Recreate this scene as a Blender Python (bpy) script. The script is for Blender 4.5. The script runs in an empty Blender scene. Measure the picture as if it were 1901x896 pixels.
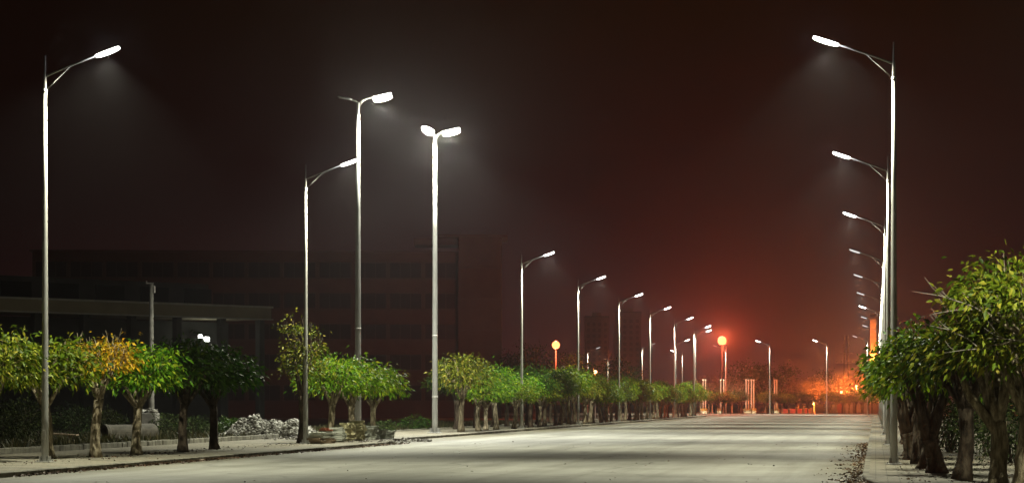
import bpy, bmesh, math, random
import numpy as np
from mathutils import Vector, Matrix

random.seed(7)
RNG = np.random.default_rng(7)
PI = math.pi
sc = bpy.context.scene
C = sc.collection

# ------------------------------------------------------------------ survey
EYE = 1.725
FOC = 4545.0            # focal length in photo pixels
YAW = math.radians(8.45)
HZ = 748.0
CX = 950.5
SY, CY = math.sin(YAW), math.cos(YAW)

def at(px, d, z=0.0):
    """world point seen at photo column px at depth d, height z"""
    r = (px - CX) / FOC * d
    return Vector((-d * SY + r * CY, d * CY + r * SY, z))

def gnd(px, py, z=0.125):
    return at(px, FOC * (EYE - z) / (py - HZ), z)

def zof(py, d):
    return EYE + (HZ - py) * d / FOC

# ------------------------------------------------------------------ materials
def new_mat(name):
    m = bpy.data.materials.new(name)
    m.use_nodes = True
    nt = m.node_tree
    nt.nodes.clear()
    out = nt.nodes.new('ShaderNodeOutputMaterial')
    return m, nt, out

def N(nt, kind, **kw):
    n = nt.nodes.new(kind)
    for k, v in kw.items():
        if k in n.inputs.keys():
            n.inputs[k].default_value = v
        else:
            setattr(n, k, v)
    return n

def ramp(nt, fac, stops):
    r = nt.nodes.new('ShaderNodeValToRGB')
    e = r.color_ramp.elements
    while len(e) > 1:
        e.remove(e[-1])
    e[0].position = stops[0][0]; e[0].color = (*stops[0][1], 1)
    for p, c in stops[1:]:
        k = e.new(p); k.color = (*c, 1)
    nt.links.new(fac, r.inputs['Fac'])
    return r.outputs['Color']

def surf(name, stops, scale=4.0, rough=0.8, bump=0.2, bdist=0.02, stretch=(1, 1, 1), detail=6.0, metal=0.0, spec=0.3, bscale=None):
    m, nt, out = new_mat(name)
    L = nt.links.new
    tc = N(nt, 'ShaderNodeTexCoord')
    mp = N(nt, 'ShaderNodeMapping'); mp.inputs['Scale'].default_value = stretch
    L(tc.outputs['Object'], mp.inputs['Vector'])
    no = N(nt, 'ShaderNodeTexNoise', Scale=scale, Detail=detail, Roughness=0.62)
    L(mp.outputs['Vector'], no.inputs['Vector'])
    col = ramp(nt, no.outputs['Fac'], stops)
    b = N(nt, 'ShaderNodeBsdfPrincipled', Roughness=rough, Metallic=metal)
    b.inputs['Specular IOR Level'].default_value = spec
    L(col, b.inputs['Base Color'])
    if bump:
        n2 = N(nt, 'ShaderNodeTexNoise', Scale=bscale or scale * 6, Detail=4.0)
        L(mp.outputs['Vector'], n2.inputs['Vector'])
        bp = N(nt, 'ShaderNodeBump', Strength=bump, Distance=bdist)
        L(n2.outputs['Fac'], bp.inputs['Height'])
        L(bp.outputs['Normal'], b.inputs['Normal'])
    L(b.outputs['BSDF'], out.inputs['Surface'])
    return m

def emis(name, col, strength):
    m, nt, out = new_mat(name)
    e = N(nt, 'ShaderNodeEmission', Strength=strength)
    e.inputs['Color'].default_value = (*col, 1)
    nt.links.new(e.outputs[0], out.inputs['Surface'])
    m.cycles.emission_sampling = 'NONE'
    return m

def leafmat(name, stops, trans=0.35, rough=0.5):
    m, nt, out = new_mat(name)
    L = nt.links.new
    g = N(nt, 'ShaderNodeNewGeometry')
    col = ramp(nt, g.outputs['Random Per Island'], stops)
    oi = N(nt, 'ShaderNodeObjectInfo')
    hs = N(nt, 'ShaderNodeHueSaturation')
    mr = N(nt, 'ShaderNodeMapRange'); mr.inputs['To Min'].default_value = 0.7; mr.inputs['To Max'].default_value = 1.25
    L(oi.outputs['Random'], mr.inputs['Value'])
    L(mr.outputs[0], hs.inputs['Value']); L(col, hs.inputs['Color'])
    mr2 = N(nt, 'ShaderNodeMapRange'); mr2.inputs['To Min'].default_value = 0.475; mr2.inputs['To Max'].default_value = 0.515
    L(oi.outputs['Random'], mr2.inputs['Value']); L(mr2.outputs[0], hs.inputs['Hue'])
    b = N(nt, 'ShaderNodeBsdfPrincipled', Roughness=rough)
    b.inputs['Specular IOR Level'].default_value = 0.2
    L(hs.outputs[0], b.inputs['Base Color'])
    t = N(nt, 'ShaderNodeBsdfTranslucent')
    L(hs.outputs[0], t.inputs['Color'])
    mx = N(nt, 'ShaderNodeMixShader'); mx.inputs['Fac'].default_value = trans
    L(b.outputs[0], mx.inputs[1]); L(t.outputs[0], mx.inputs[2])
    L(mx.outputs[0], out.inputs['Surface'])
    return m

def road_mat():
    m, nt, out = new_mat('road_concrete')
    L = nt.links.new
    tc = N(nt, 'ShaderNodeTexCoord')
    mp = N(nt, 'ShaderNodeMapping'); mp.inputs['Scale'].default_value = (1, 0.12, 1)
    L(tc.outputs['Object'], mp.inputs['Vector'])
    a = N(nt, 'ShaderNodeTexNoise', Scale=0.45, Detail=7.0, Roughness=0.65)
    L(mp.outputs[0], a.inputs['Vector'])
    b2 = N(nt, 'ShaderNodeTexNoise', Scale=0.22, Detail=5.0, Roughness=0.6)
    L(tc.outputs['Object'], b2.inputs['Vector'])
    c1 = ramp(nt, a.outputs['Fac'], [(0.3, (0.21, 0.207, 0.18)), (0.5, (0.30, 0.297, 0.262)), (0.7, (0.37, 0.366, 0.325))])
    c2 = ramp(nt, b2.outputs['Fac'], [(0.32, (0.62, 0.62, 0.60)), (0.6, (1, 1, 1))])
    mx = N(nt, 'ShaderNodeMixRGB', blend_type='MULTIPLY'); mx.inputs['Fac'].default_value = 0.75
    L(c1, mx.inputs['Color1']); L(c2, mx.inputs['Color2'])
    # slab joints and cracks
    vo = N(nt, 'ShaderNodeTexVoronoi', feature='DISTANCE_TO_EDGE', Scale=0.16)
    wn = N(nt, 'ShaderNodeTexNoise', Scale=0.8, Detail=4.0)
    L(tc.outputs['Object'], wn.inputs['Vector'])
    ad = N(nt, 'ShaderNodeMixRGB', blend_type='ADD'); ad.inputs['Fac'].default_value = 0.9
    L(tc.outputs['Object'], ad.inputs['Color1']); L(wn.outputs['Color'], ad.inputs['Color2'])
    L(ad.outputs[0], vo.inputs['Vector'])
    cr = ramp(nt, vo.outputs['Distance'], [(0.0, (0.45, 0.45, 0.44)), (0.012, (1, 1, 1))])
    m2 = N(nt, 'ShaderNodeMixRGB', blend_type='MULTIPLY'); m2.inputs['Fac'].default_value = 0.7
    L(mx.outputs[0], m2.inputs['Color1']); L(cr, m2.inputs['Color2'])
    # oily wheel tracks and spots
    sp = N(nt, 'ShaderNodeTexNoise', Scale=1.7, Detail=3.0)
    L(tc.outputs['Object'], sp.inputs['Vector'])
    s3 = ramp(nt, sp.outputs['Fac'], [(0.25, (0.55, 0.54, 0.5)), (0.38, (1, 1, 1))])
    m3 = N(nt, 'ShaderNodeMixRGB', blend_type='MULTIPLY'); m3.inputs['Fac'].default_value = 0.5
    L(m2.outputs[0], m3.inputs['Color1']); L(s3, m3.inputs['Color2'])
    mp2 = N(nt, 'ShaderNodeMapping'); mp2.inputs['Scale'].default_value = (1.1, 0.018, 1); mp2.inputs['Rotation'].default_value = (0, 0, 0.03)
    L(tc.outputs['Object'], mp2.inputs['Vector'])
    tn = N(nt, 'ShaderNodeTexNoise', Scale=1.0, Detail=5.0, Roughness=0.7); L(mp2.outputs[0], tn.inputs['Vector'])
    tcol = ramp(nt, tn.outputs['Fac'], [(0.36, (0.68, 0.67, 0.63)), (0.52, (1, 1, 1)), (0.68, (1.1, 1.1, 1.08))])
    m4 = N(nt, 'ShaderNodeMixRGB', blend_type='MULTIPLY'); m4.inputs['Fac'].default_value = 0.5
    L(m3.outputs[0], m4.inputs['Color1']); L(tcol, m4.inputs['Color2'])
    sxy = N(nt, 'ShaderNodeSeparateXYZ'); L(tc.outputs['Object'], sxy.inputs[0])
    wob = N(nt, 'ShaderNodeTexNoise', Scale=0.5, Detail=5.0); L(tc.outputs['Object'], wob.inputs['Vector'])
    ax = N(nt, 'ShaderNodeMath', operation='ADD'); ax.inputs[1].default_value = 10.2; L(sxy.outputs['X'], ax.inputs[0])
    ab = N(nt, 'ShaderNodeMath', operation='ABSOLUTE'); L(ax.outputs[0], ab.inputs[0])
    aw = N(nt, 'ShaderNodeMath', operation='ADD'); L(ab.outputs[0], aw.inputs[0]); L(wob.outputs['Fac'], aw.inputs[1])
    mrx = N(nt, 'ShaderNodeMapRange'); mrx.inputs['From Min'].default_value = 8.8; mrx.inputs['From Max'].default_value = 10.3
    L(aw.outputs[0], mrx.inputs['Value'])
    edge = ramp(nt, mrx.outputs[0], [(0.0, (1, 1, 1)), (1.0, (0.5, 0.46, 0.36))])
    m5 = N(nt, 'ShaderNodeMixRGB', blend_type='MULTIPLY'); m5.inputs['Fac'].default_value = 0.9
    L(m4.outputs[0], m5.inputs['Color1']); L(edge, m5.inputs['Color2'])
    m3 = m5
    bs = N(nt, 'ShaderNodeBsdfPrincipled', Roughness=0.72)
    bs.inputs['Specular IOR Level'].default_value = 0.3
    L(m3.outputs[0], bs.inputs['Base Color'])
    bn = N(nt, 'ShaderNodeTexNoise', Scale=14.0, Detail=5.0)
    L(tc.outputs['Object'], bn.inputs['Vector'])
    bp = N(nt, 'ShaderNodeBump', Strength=0.25, Distance=0.01)
    L(bn.outputs['Fac'], bp.inputs['Height']); L(bp.outputs[0], bs.inputs['Normal'])
    L(bs.outputs[0], out.inputs['Surface'])
    return m

def paver_mat():
    m, nt, out = new_mat('pavers')
    L = nt.links.new
    tc = N(nt, 'ShaderNodeTexCoord')
    br = N(nt, 'ShaderNodeTexBrick', Scale=1.0)
    br.inputs['Brick Width'].default_value = 0.5
    br.inputs['Row Height'].default_value = 0.25
    br.inputs['Mortar Size'].default_value = 0.012
    br.inputs['Color1'].default_value = (0.25, 0.235, 0.19, 1)
    br.inputs['Color2'].default_value = (0.19, 0.18, 0.145, 1)
    br.inputs['Mortar'].default_value = (0.06, 0.055, 0.04, 1)
    L(tc.outputs['Object'], br.inputs['Vector'])
    no = N(nt, 'ShaderNodeTexNoise', Scale=0.9, Detail=8.0, Roughness=0.7)
    L(tc.outputs['Object'], no.inputs['Vector'])
    c2 = ramp(nt, no.outputs['Fac'], [(0.3, (0.42, 0.38, 0.28)), (0.55, (0.95, 0.92, 0.85)), (0.75, (1.1, 1.1, 1.05))])
    mx = N(nt, 'ShaderNodeMixRGB', blend_type='MULTIPLY'); mx.inputs['Fac'].default_value = 0.9
    L(br.outputs['Color'], mx.inputs['Color1']); L(c2, mx.inputs['Color2'])
    bs = N(nt, 'ShaderNodeBsdfPrincipled', Roughness=0.85)
    L(mx.outputs[0], bs.inputs['Base Color'])
    bp = N(nt, 'ShaderNodeBump', Strength=0.5, Distance=0.015)
    L(br.outputs['Fac'], bp.inputs['Height']); bp.invert = True
    L(bp.outputs[0], bs.inputs['Normal'])
    L(bs.outputs[0], out.inputs['Surface'])
    return m

M = {}
M['road'] = road_mat()
M['pavers'] = paver_mat()
M['dirt'] = surf('dirt', [(0.3, (0.028, 0.022, 0.014)), (0.55, (0.075, 0.06, 0.038)), (0.75, (0.12, 0.1, 0.065))], 0.8, 0.95, 0.6, 0.05)
M['kerb'] = surf('kerb_stone', [(0.3, (0.11, 0.10, 0.08)), (0.5, (0.24, 0.23, 0.19)), (0.7, (0.33, 0.32, 0.27))], 1.5, 0.85, 0.4, 0.015)
def add_joints(m, pitch):
    nt = m.node_tree; L = nt.links.new
    b = next(n for n in nt.nodes if n.type == 'BSDF_PRINCIPLED')
    src = b.inputs['Base Color'].links[0].from_socket
    tc = N(nt, 'ShaderNodeTexCoord'); sx = N(nt, 'ShaderNodeSeparateXYZ'); L(tc.outputs['Object'], sx.inputs[0])
    d = N(nt, 'ShaderNodeMath', operation='DIVIDE'); d.inputs[1].default_value = pitch; L(sx.outputs['Y'], d.inputs[0])
    f = N(nt, 'ShaderNodeMath', operation='FRACT'); L(d.outputs[0], f.inputs[0])
    c = N(nt, 'ShaderNodeMath', operation='LESS_THAN'); c.inputs[1].default_value = 0.035 / pitch; L(f.outputs[0], c.inputs[0])
    fl = N(nt, 'ShaderNodeMath', operation='FLOOR'); L(d.outputs[0], fl.inputs[0])
    wn = N(nt, 'ShaderNodeTexWhiteNoise', noise_dimensions='1D'); L(fl.outputs[0], wn.inputs['W'])
    tone = ramp(nt, wn.outputs['Value'], [(0.0, (0.6, 0.59, 0.56)), (1.0, (1.05, 1.04, 1.0))])
    m1 = N(nt, 'ShaderNodeMixRGB', blend_type='MULTIPLY'); m1.inputs['Fac'].default_value = 1.0
    L(src, m1.inputs['Color1']); L(tone, m1.inputs['Color2'])
    m2 = N(nt, 'ShaderNodeMixRGB'); L(c.outputs[0], m2.inputs['Fac']); L(m1.outputs[0], m2.inputs['Color1'])
    m2.inputs['Color2'].default_value = (0.02, 0.018, 0.014, 1)
    L(m2.outputs[0], b.inputs['Base Color'])
add_joints(M['kerb'], 0.95)
M['edging'] = surf('edging_stone', [(0.3, (0.07, 0.065, 0.05)), (0.6, (0.2, 0.19, 0.15))], 2.2, 0.9, 0.5, 0.02)
M['pole'] = surf('white_pole_paint', [(0.3, (0.23, 0.23, 0.21)), (0.55, (0.33, 0.33, 0.31)), (0.75, (0.38, 0.38, 0.36))], 3.0, 0.45, 0.05, 0.003, stretch=(2, 2, 0.4), spec=0.5)
M['dark_steel'] = surf('dark_steel', [(0.3, (0.02, 0.02, 0.019)), (0.6, (0.035, 0.034, 0.032))], 4.0, 0.6, 0.05, 0.003)
M['steel'] = surf('galvanised_arm', [(0.3, (0.3, 0.29, 0.27)), (0.6, (0.42, 0.41, 0.39))], 6.0, 0.5, 0.05, 0.003, spec=0.5)
M['housing'] = surf('lamp_housing', [(0.3, (0.16, 0.16, 0.16)), (0.6, (0.24, 0.24, 0.24))], 6.0, 0.5, 0.05, 0.003)
M['lens'] = emis('lit_lens', (1.0, 0.99, 0.93), 16.0)
M['lens_dim'] = emis('dim_lens', (1.0, 0.99, 0.95), 0.85)
M['lens_tall'] = emis('lit_floodlight_lens', (1.0, 1.0, 0.86), 22.0)
M['lens_red'] = emis('red_floodlight_lens', (1.0, 0.24, 0.07), 5.0)
M['lens_warm'] = emis('warm_lens', (1.0, 0.62, 0.25), 5.0)
M['lens_off'] = surf('unlit_lens', [(0.3, (0.2, 0.2, 0.2)), (0.6, (0.3, 0.3, 0.3))], 6.0, 0.2, 0)
M['bark'] = surf('bark', [(0.32, (0.045, 0.033, 0.018)), (0.48, (0.19, 0.155, 0.095)), (0.66, (0.42, 0.36, 0.25))], 7.0, 0.9, 1.0, 0.04, stretch=(1.6, 1.6, 0.4))
M['bark_dark'] = surf('dark_bark', [(0.34, (0.016, 0.011, 0.007)), (0.5, (0.06, 0.044, 0.028)), (0.66, (0.13, 0.10, 0.068))], 7.0, 0.9, 1.0, 0.04, stretch=(1, 1, 0.35))
M['twig'] = surf('bare_twig', [(0.3, (0.2, 0.17, 0.13)), (0.6, (0.34, 0.3, 0.25))], 8.0, 0.9, 0.2)
G1 = [(0.0, (0.025, 0.075, 0.003)), (0.45, (0.08, 0.175, 0.006)), (0.8, (0.17, 0.27, 0.010)), (1.0, (0.30, 0.31, 0.02))]
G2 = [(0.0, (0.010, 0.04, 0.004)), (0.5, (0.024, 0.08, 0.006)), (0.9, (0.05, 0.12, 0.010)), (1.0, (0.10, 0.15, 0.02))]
G3 = [(0.0, (0.40, 0.24, 0.006)), (0.4, (0.66, 0.45, 0.012)), (0.75, (0.52, 0.42, 0.016)), (0.9, (0.16, 0.2, 0.01)), (1.0, (0.22, 0.11, 0.01))]
G4 = [(0.0, (0.03, 0.065, 0.005)), (0.4, (0.10, 0.165, 0.008)), (0.8, (0.21, 0.26, 0.016)), (1.0, (0.42, 0.38, 0.05))]
G5 = [(0.0, (0.10, 0.075, 0.04)), (0.5, (0.2, 0.15, 0.08)), (1.0, (0.3, 0.22, 0.11))]
M['leaf'] = leafmat('leaf_green', G1)
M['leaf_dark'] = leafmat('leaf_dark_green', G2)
M['leaf_shade'] = leafmat('leaf_shade', [(0.0, (0.007, 0.014, 0.002)), (0.6, (0.018, 0.033, 0.004)), (1.0, (0.05, 0.065, 0.014))], 0.1, 0.95)  # darkened leaf copy: shade is painted into the shrub colour
M['leaf_autumn'] = leafmat('leaf_autumn', G3)
M['leaf_olive'] = leafmat('leaf_olive', G4)
M['leaf_dry'] = leafmat('leaf_dry', G5)
M['litter'] = leafmat('fallen_leaves', [(0.0, (0.03, 0.02, 0.01)), (0.5, (0.10, 0.065, 0.03)), (0.85, (0.2, 0.13, 0.06)), (1.0, (0.4, 0.36, 0.28))], 0.0)
M['grass'] = leafmat('weed_blades', [(0.0, (0.015, 0.02, 0.006)), (0.6, (0.04, 0.045, 0.014)), (1.0, (0.10, 0.085, 0.035))], 0.2)
M['rubble'] = leafmat('rubble_chunks', [(0.0, (0.05, 0.045, 0.034)), (0.5, (0.15, 0.14, 0.118)), (0.85, (0.28, 0.27, 0.235)), (1.0, (0.45, 0.44, 0.4))], 0.0, 0.9)
M['slab_grey'] = surf('grey_slab', [(0.3, (0.17, 0.185, 0.15)), (0.6, (0.38, 0.39, 0.33))], 3, 0.9, 0.4)
M['slab_brown'] = surf('brown_slab', [(0.3, (0.12, 0.09, 0.06)), (0.6, (0.28, 0.21, 0.14))], 3, 0.9, 0.4)
M['slab_yellow'] = surf('yellowish_slab', [(0.3, (0.22, 0.2, 0.11)), (0.6, (0.48, 0.44, 0.26))], 3, 0.9, 0.4)
M['brick_red'] = surf('red_brick', [(0.3, (0.2, 0.06, 0.03)), (0.6, (0.38, 0.13, 0.07))], 5, 0.9, 0.4)
M['concrete'] = surf('old_concrete', [(0.3, (0.1, 0.095, 0.08)), (0.6, (0.21, 0.2, 0.17))], 2.5, 0.9, 0.4)
M['pipe'] = surf('pipe_concrete', [(0.3, (0.05, 0.046, 0.036)), (0.6, (0.11, 0.10, 0.08))], 3.5, 0.9, 0.4)
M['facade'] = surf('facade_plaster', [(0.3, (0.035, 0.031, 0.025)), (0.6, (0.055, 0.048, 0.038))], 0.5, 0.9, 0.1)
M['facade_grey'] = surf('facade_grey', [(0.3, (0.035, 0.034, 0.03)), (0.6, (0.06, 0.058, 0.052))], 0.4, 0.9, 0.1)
M['canopy'] = surf('canopy_panel', [(0.3, (0.2, 0.165, 0.11)), (0.6, (0.27, 0.225, 0.15))], 0.4, 0.9, 0.1)
M['glass'] = surf('dark_window_glass', [(0.3, (0.006, 0.007, 0.008)), (0.6, (0.012, 0.013, 0.014))], 0.6, 0.35, 0, spec=0.12)
M['tower'] = surf('tower_wall', [(0.3, (0.2, 0.1, 0.09)), (0.6, (0.26, 0.14, 0.12))], 0.2, 0.9, 0)  # reddish tint paints the haze fade into the distant walls
M['tower_window'] = surf('tower_window', [(0.3, (0.08, 0.04, 0.036)), (0.6, (0.11, 0.055, 0.05))], 0.4, 0.8, 0)  # lifted close to the wall tone, haze fade painted into the windows
M['column'] = surf('pale_column', [(0.3, (0.33, 0.31, 0.24)), (0.6, (0.45, 0.42, 0.33))], 2, 0.6, 0.1)
M['wall_pale'] = surf('pale_wall', [(0.3, (0.3, 0.28, 0.24)), (0.6, (0.45, 0.42, 0.36))], 1, 0.9, 0.2)
M['wall_red'] = surf('red_wall', [(0.3, (0.25, 0.06, 0.05)), (0.6, (0.35, 0.09, 0.07))], 1, 0.9, 0.2)
M['sticker'] = surf('red_notice', [(0.3, (0.22, 0.02, 0.02)), (0.6, (0.32, 0.04, 0.03))], 20, 0.7, 0)
M['petal'] = leafmat('planter_flowers', [(0.0, (0.3, 0.22, 0.06)), (0.5, (0.6, 0.45, 0.15)), (1.0, (0.7, 0.6, 0.3))], 0.2)

# ------------------------------------------------------------------ object helpers
def mesh_obj(name, me, mat, parent=None):
    o = bpy.data.objects.new(name, me)
    C.objects.link(o)
    if mat: 
        me.materials.clear(); me.materials.append(mat)
    if parent: o.parent = parent
    return o

def obj(name, bm, mat, parent=None, smooth=False):
    me = bpy.data.meshes.new(name)
    bmesh.ops.recalc_face_normals(bm, faces=bm.faces)
    bm.to_mesh(me); bm.free()
    if smooth:
        me.polygons.foreach_set('use_smooth', [True] * len(me.polygons))
    return mesh_obj(name, me, mat, parent)

def thing(name, label, cat, loc=(0, 0, 0), rz=0.0, group=None):
    o = bpy.data.objects.new(name, None); C.objects.link(o)
    o.empty_display_size = 0.2
    o.location = loc; o.rotation_euler = (0, 0, rz)
    o['label'] = label; o['category'] = cat
    if group: o['group'] = group
    return o

def tag(o, label, cat, group=None, kind=None):
    o['label'] = label; o['category'] = cat
    if group: o['group'] = group
    if kind: o['kind'] = kind
    return o

def struct(o):
    o['kind'] = 'structure'
    return o

def dup(root, loc, rz=0.0, scale=None, label=None, group=None, name=None):
    def rec(o, p):
        c = o.copy(); C.objects.link(c)
        if p is not None: c.parent = p
        for ch in list(o.children): rec(ch, c)
        return c
    r = rec(root, None)
    r.location = loc; r.rotation_euler = (0, 0, rz)
    if scale is not None: r.scale = (scale, scale, scale)
    if label: r['label'] = label
    if group: r['group'] = group
    return r

def box(bm, c, s, rot=None, bevel=0.0):
    r = bmesh.ops.create_cube(bm, size=1.0)
    vs = r['verts']
    for v in vs:
        v.co = Vector((v.co.x * s[0], v.co.y * s[1], v.co.z * s[2]))
    if bevel:
        es = list({e for v in vs for e in v.link_edges})
        rb = bmesh.ops.bevel(bm, geom=es, offset=bevel, segments=1, affect='EDGES', profile=0.5)
        vs = list({v for f in rb['faces'] for v in f.verts} | {v for v in vs if v.is_valid})
    for v in vs:
        if rot is not None: v.co = rot @ v.co
        v.co += Vector(c)
    return vs

def tube(bm, pts, rad, n=8, cap=True, wob=0.0):
    pts = [Vector(p) for p in pts]
    if not hasattr(rad, '__len__'): rad = [rad] * len(pts)
    rings = []
    prev = None
    for i, p in enumerate(pts):
        t = (pts[min(i + 1, len(pts) - 1)] - pts[max(i - 1, 0)])
        t.normalize()
        if prev is None:
            u = t.orthogonal().normalized()
        else:
            u = (prev - t * prev.dot(t))
            if u.length < 1e-6: u = t.orthogonal()
            u.normalize()
        prev = u
        w = t.cross(u)
        rr = []
        for k in range(n):
            a = 2 * PI * k / n
            q = rad[i] * (1 + (random.uniform(-wob, wob) if wob else 0))
            rr.append(bm.verts.new(p + (u * math.cos(a) + w * math.sin(a)) * q))
        rings.append(rr)
    for a, b in zip(rings[:-1], rings[1:]):
        for k in range(n):
            bm.faces.new((a[k], a[(k + 1) % n], b[(k + 1) % n], b[k]))
    if cap:
        bm.faces.new(rings[0][::-1]); bm.faces.new(rings[-1])
    return rings

def lathe(bm, prof, n=16, cen=(0, 0)):
    rings = []
    for r, z in prof:
        rings.append([bm.verts.new((cen[0] + r * math.cos(2 * PI * k / n), cen[1] + r * math.sin(2 * PI * k / n), z)) for k in range(n)])
    for a, b in zip(rings[:-1], rings[1:]):
        for k in range(n):
            bm.faces.new((a[k], a[(k + 1) % n], b[(k + 1) % n], b[k]))
    bm.faces.new(rings[0][::-1]); bm.faces.new(rings[-1])

def leaf_arrays(cen, dirs, ln, wd):
    """lanceolate folded leaves: 5 verts, 4 tris each"""
    n = len(cen)
    d = dirs / np.linalg.norm(dirs, axis=1, keepdims=True)
    r = RNG.normal(size=(n, 3))
    s = np.cross(d, r); s /= np.linalg.norm(s, axis=1, keepdims=True) + 1e-9
    nn = np.cross(s, d)
    ln = ln[:, None]; wd = wd[:, None]
    base = cen
    mid = cen + d * ln * 0.45 - nn * wd * 0.18
    l = cen + d * ln * 0.42 + s * wd * 0.5
    rr = cen + d * ln * 0.42 - s * wd * 0.5
    tip = cen + d * ln + np.array([0, 0, -1.0]) * ln * 0.16
    v = np.stack([base, rr, mid, l, tip], axis=1).reshape(-1, 3)
    o = (np.arange(n) * 5)[:, None, None]
    f = np.array([[0, 1, 2], [0, 2, 3], [1, 4, 2], [2, 4, 3]])[None] + o
    return v, f.reshape(-1, 3)

def np_mesh(name, v, f):
    me = bpy.data.meshes.new(name)
    nv, nf = len(v), len(f); k = f.shape[1]
    me.vertices.add(nv); me.vertices.foreach_set('co', v.astype(np.float32).ravel())
    me.loops.add(nf * k); me.loops.foreach_set('vertex_index', f.astype(np.int32).ravel())
    me.polygons.add(nf)
    me.polygons.foreach_set('loop_start', (np.arange(nf) * k).astype(np.int32))
    me.polygons.foreach_set('loop_total', np.full(nf, k, dtype=np.int32))
    me.update(calc_edges=True); me.validate()
    return me

def leaf_obj(name, cen, dirs, ln, wd, mat, parent=None):
    v, f = leaf_arrays(np.asarray(cen, float), np.asarray(dirs, float), np.asarray(ln, float), np.asarray(wd, float))
    return mesh_obj(name, np_mesh(name, v, f), mat, parent)

def poly_prism(bm, pts, z0, z1):
    lo = [bm.verts.new((x, y, z0)) for x, y in pts]
    hi = [bm.verts.new((x, y, z1)) for x, y in pts]
    n = len(pts)
    for i in range(n):
        bm.faces.new((lo[i], lo[(i + 1) % n], hi[(i + 1) % n], hi[i]))
    bm.faces.new(hi); bm.faces.new(lo[::-1])

ORD = ['first', 'second', 'third', 'fourth', 'fifth', 'sixth', 'seventh', 'eighth', 'ninth', 'tenth', 'eleventh', 'twelfth']

# ------------------------------------------------------------------ camera, world, haze
cam_d = bpy.data.cameras.new('camera')
cam = bpy.data.objects.new('camera', cam_d); C.objects.link(cam)
cam.location = (0, 0, EYE)
cam.rotation_euler = (PI / 2, 0, YAW)
cam_d.sensor_width = 36.0
cam_d.lens = FOC / 1901 * 36.0
cam_d.shift_y = (HZ - 448.0) / 1901.0
cam_d.clip_start = 0.1; cam_d.clip_end = 6000
sc.camera = cam

w = bpy.data.worlds.new('World'); sc.world = w
w.use_nodes = True
nt = w.node_tree; nt.nodes.clear(); L = nt.links.new
wo = N(nt, 'ShaderNodeOutputWorld')
tc = N(nt, 'ShaderNodeTexCoord')
sx = N(nt, 'ShaderNodeSeparateXYZ'); L(tc.outputs['Generated'], sx.inputs[0])
glow = ramp(nt, sx.outputs['Z'], [(0.0, (0.050, 0.0095, 0.0088)), (0.03, (0.027, 0.007, 0.007)), (0.08, (0.0145, 0.006, 0.0058)), (0.16, (0.011, 0.0045, 0.0015)), (0.5, (0.007, 0.0035, 0.003)), (1.0, (0.004, 0.003, 0.003))])
# the town glow is strongest towards the end of the road
vm = N(nt, 'ShaderNodeVectorMath', operation='DOT_PRODUCT')
gd = at(1350, 100) ; gd.z = 0; gd.normalize()
vm.inputs[1].default_value = gd
L(tc.outputs['Generated'], vm.inputs[0])
az = N(nt, 'ShaderNodeMapRange'); az.inputs['From Min'].default_value = 0.955; az.inputs['From Max'].default_value = 1.0
az.inputs['To Min'].default_value = 0.35; az.inputs['To Max'].default_value = 1.0
L(vm.outputs['Value'], az.inputs['Value'])
bg = N(nt, 'ShaderNodeBackground'); L(glow, bg.inputs['Color']); L(az.outputs[0], bg.inputs['Strength'])
sky = N(nt, 'ShaderNodeTexSky', sky_type='NISHITA'); sky.sun_disc = False
sky.sun_elevation = math.radians(-6); sky.sun_rotation = math.radians(200)
bg2 = N(nt, 'ShaderNodeBackground', Strength=0.06); L(sky.outputs[0], bg2.inputs['Color'])
ad = N(nt, 'ShaderNodeAddShader'); L(bg.outputs[0], ad.inputs[0]); L(bg2.outputs[0], ad.inputs[1])
L(ad.outputs[0], wo.inputs['Surface'])

HAZE = 0.00010
m, nt, out = new_mat('night_haze')
vs = N(nt, 'ShaderNodeVolumeScatter', Density=HAZE, Anisotropy=0.15)
vs.inputs['Color'].default_value = (0.88, 0.80, 1.0, 1)
vs2 = N(nt, 'ShaderNodeVolumeScatter', Density=0.00022, Anisotropy=0.93)
vs2.inputs['Color'].default_value = (1.0, 0.98, 0.96, 1)
vad = N(nt, 'ShaderNodeAddShader')
nt.links.new(vs.outputs[0], vad.inputs[0]); nt.links.new(vs2.outputs[0], vad.inputs[1])
nt.links.new(vad.outputs[0], out.inputs['Volume'])
bm = bmesh.new(); box(bm, (-150, 700, 79), (1100, 1600, 162))
struct(obj('haze', bm, m))

# ------------------------------------------------------------------ ground, road, pavements
def sheet(name, pts, z, mat):
    bm = bmesh.new()
    bm.faces.new([bm.verts.new((x, y, z)) for x, y in pts])
    return struct(obj(name, bm, mat))

sheet('ground', [(-3000, -500), (3000, -500), (3000, 4500), (-3000, 4500)], 0.0, M['dirt'])
sheet('road', [(-30, -60), (30, -60), (30, 330), (160, 331), (160, 391), (-220, 391), (-220, 331), (-30, 330)], 0.006, M['road'])

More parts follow.
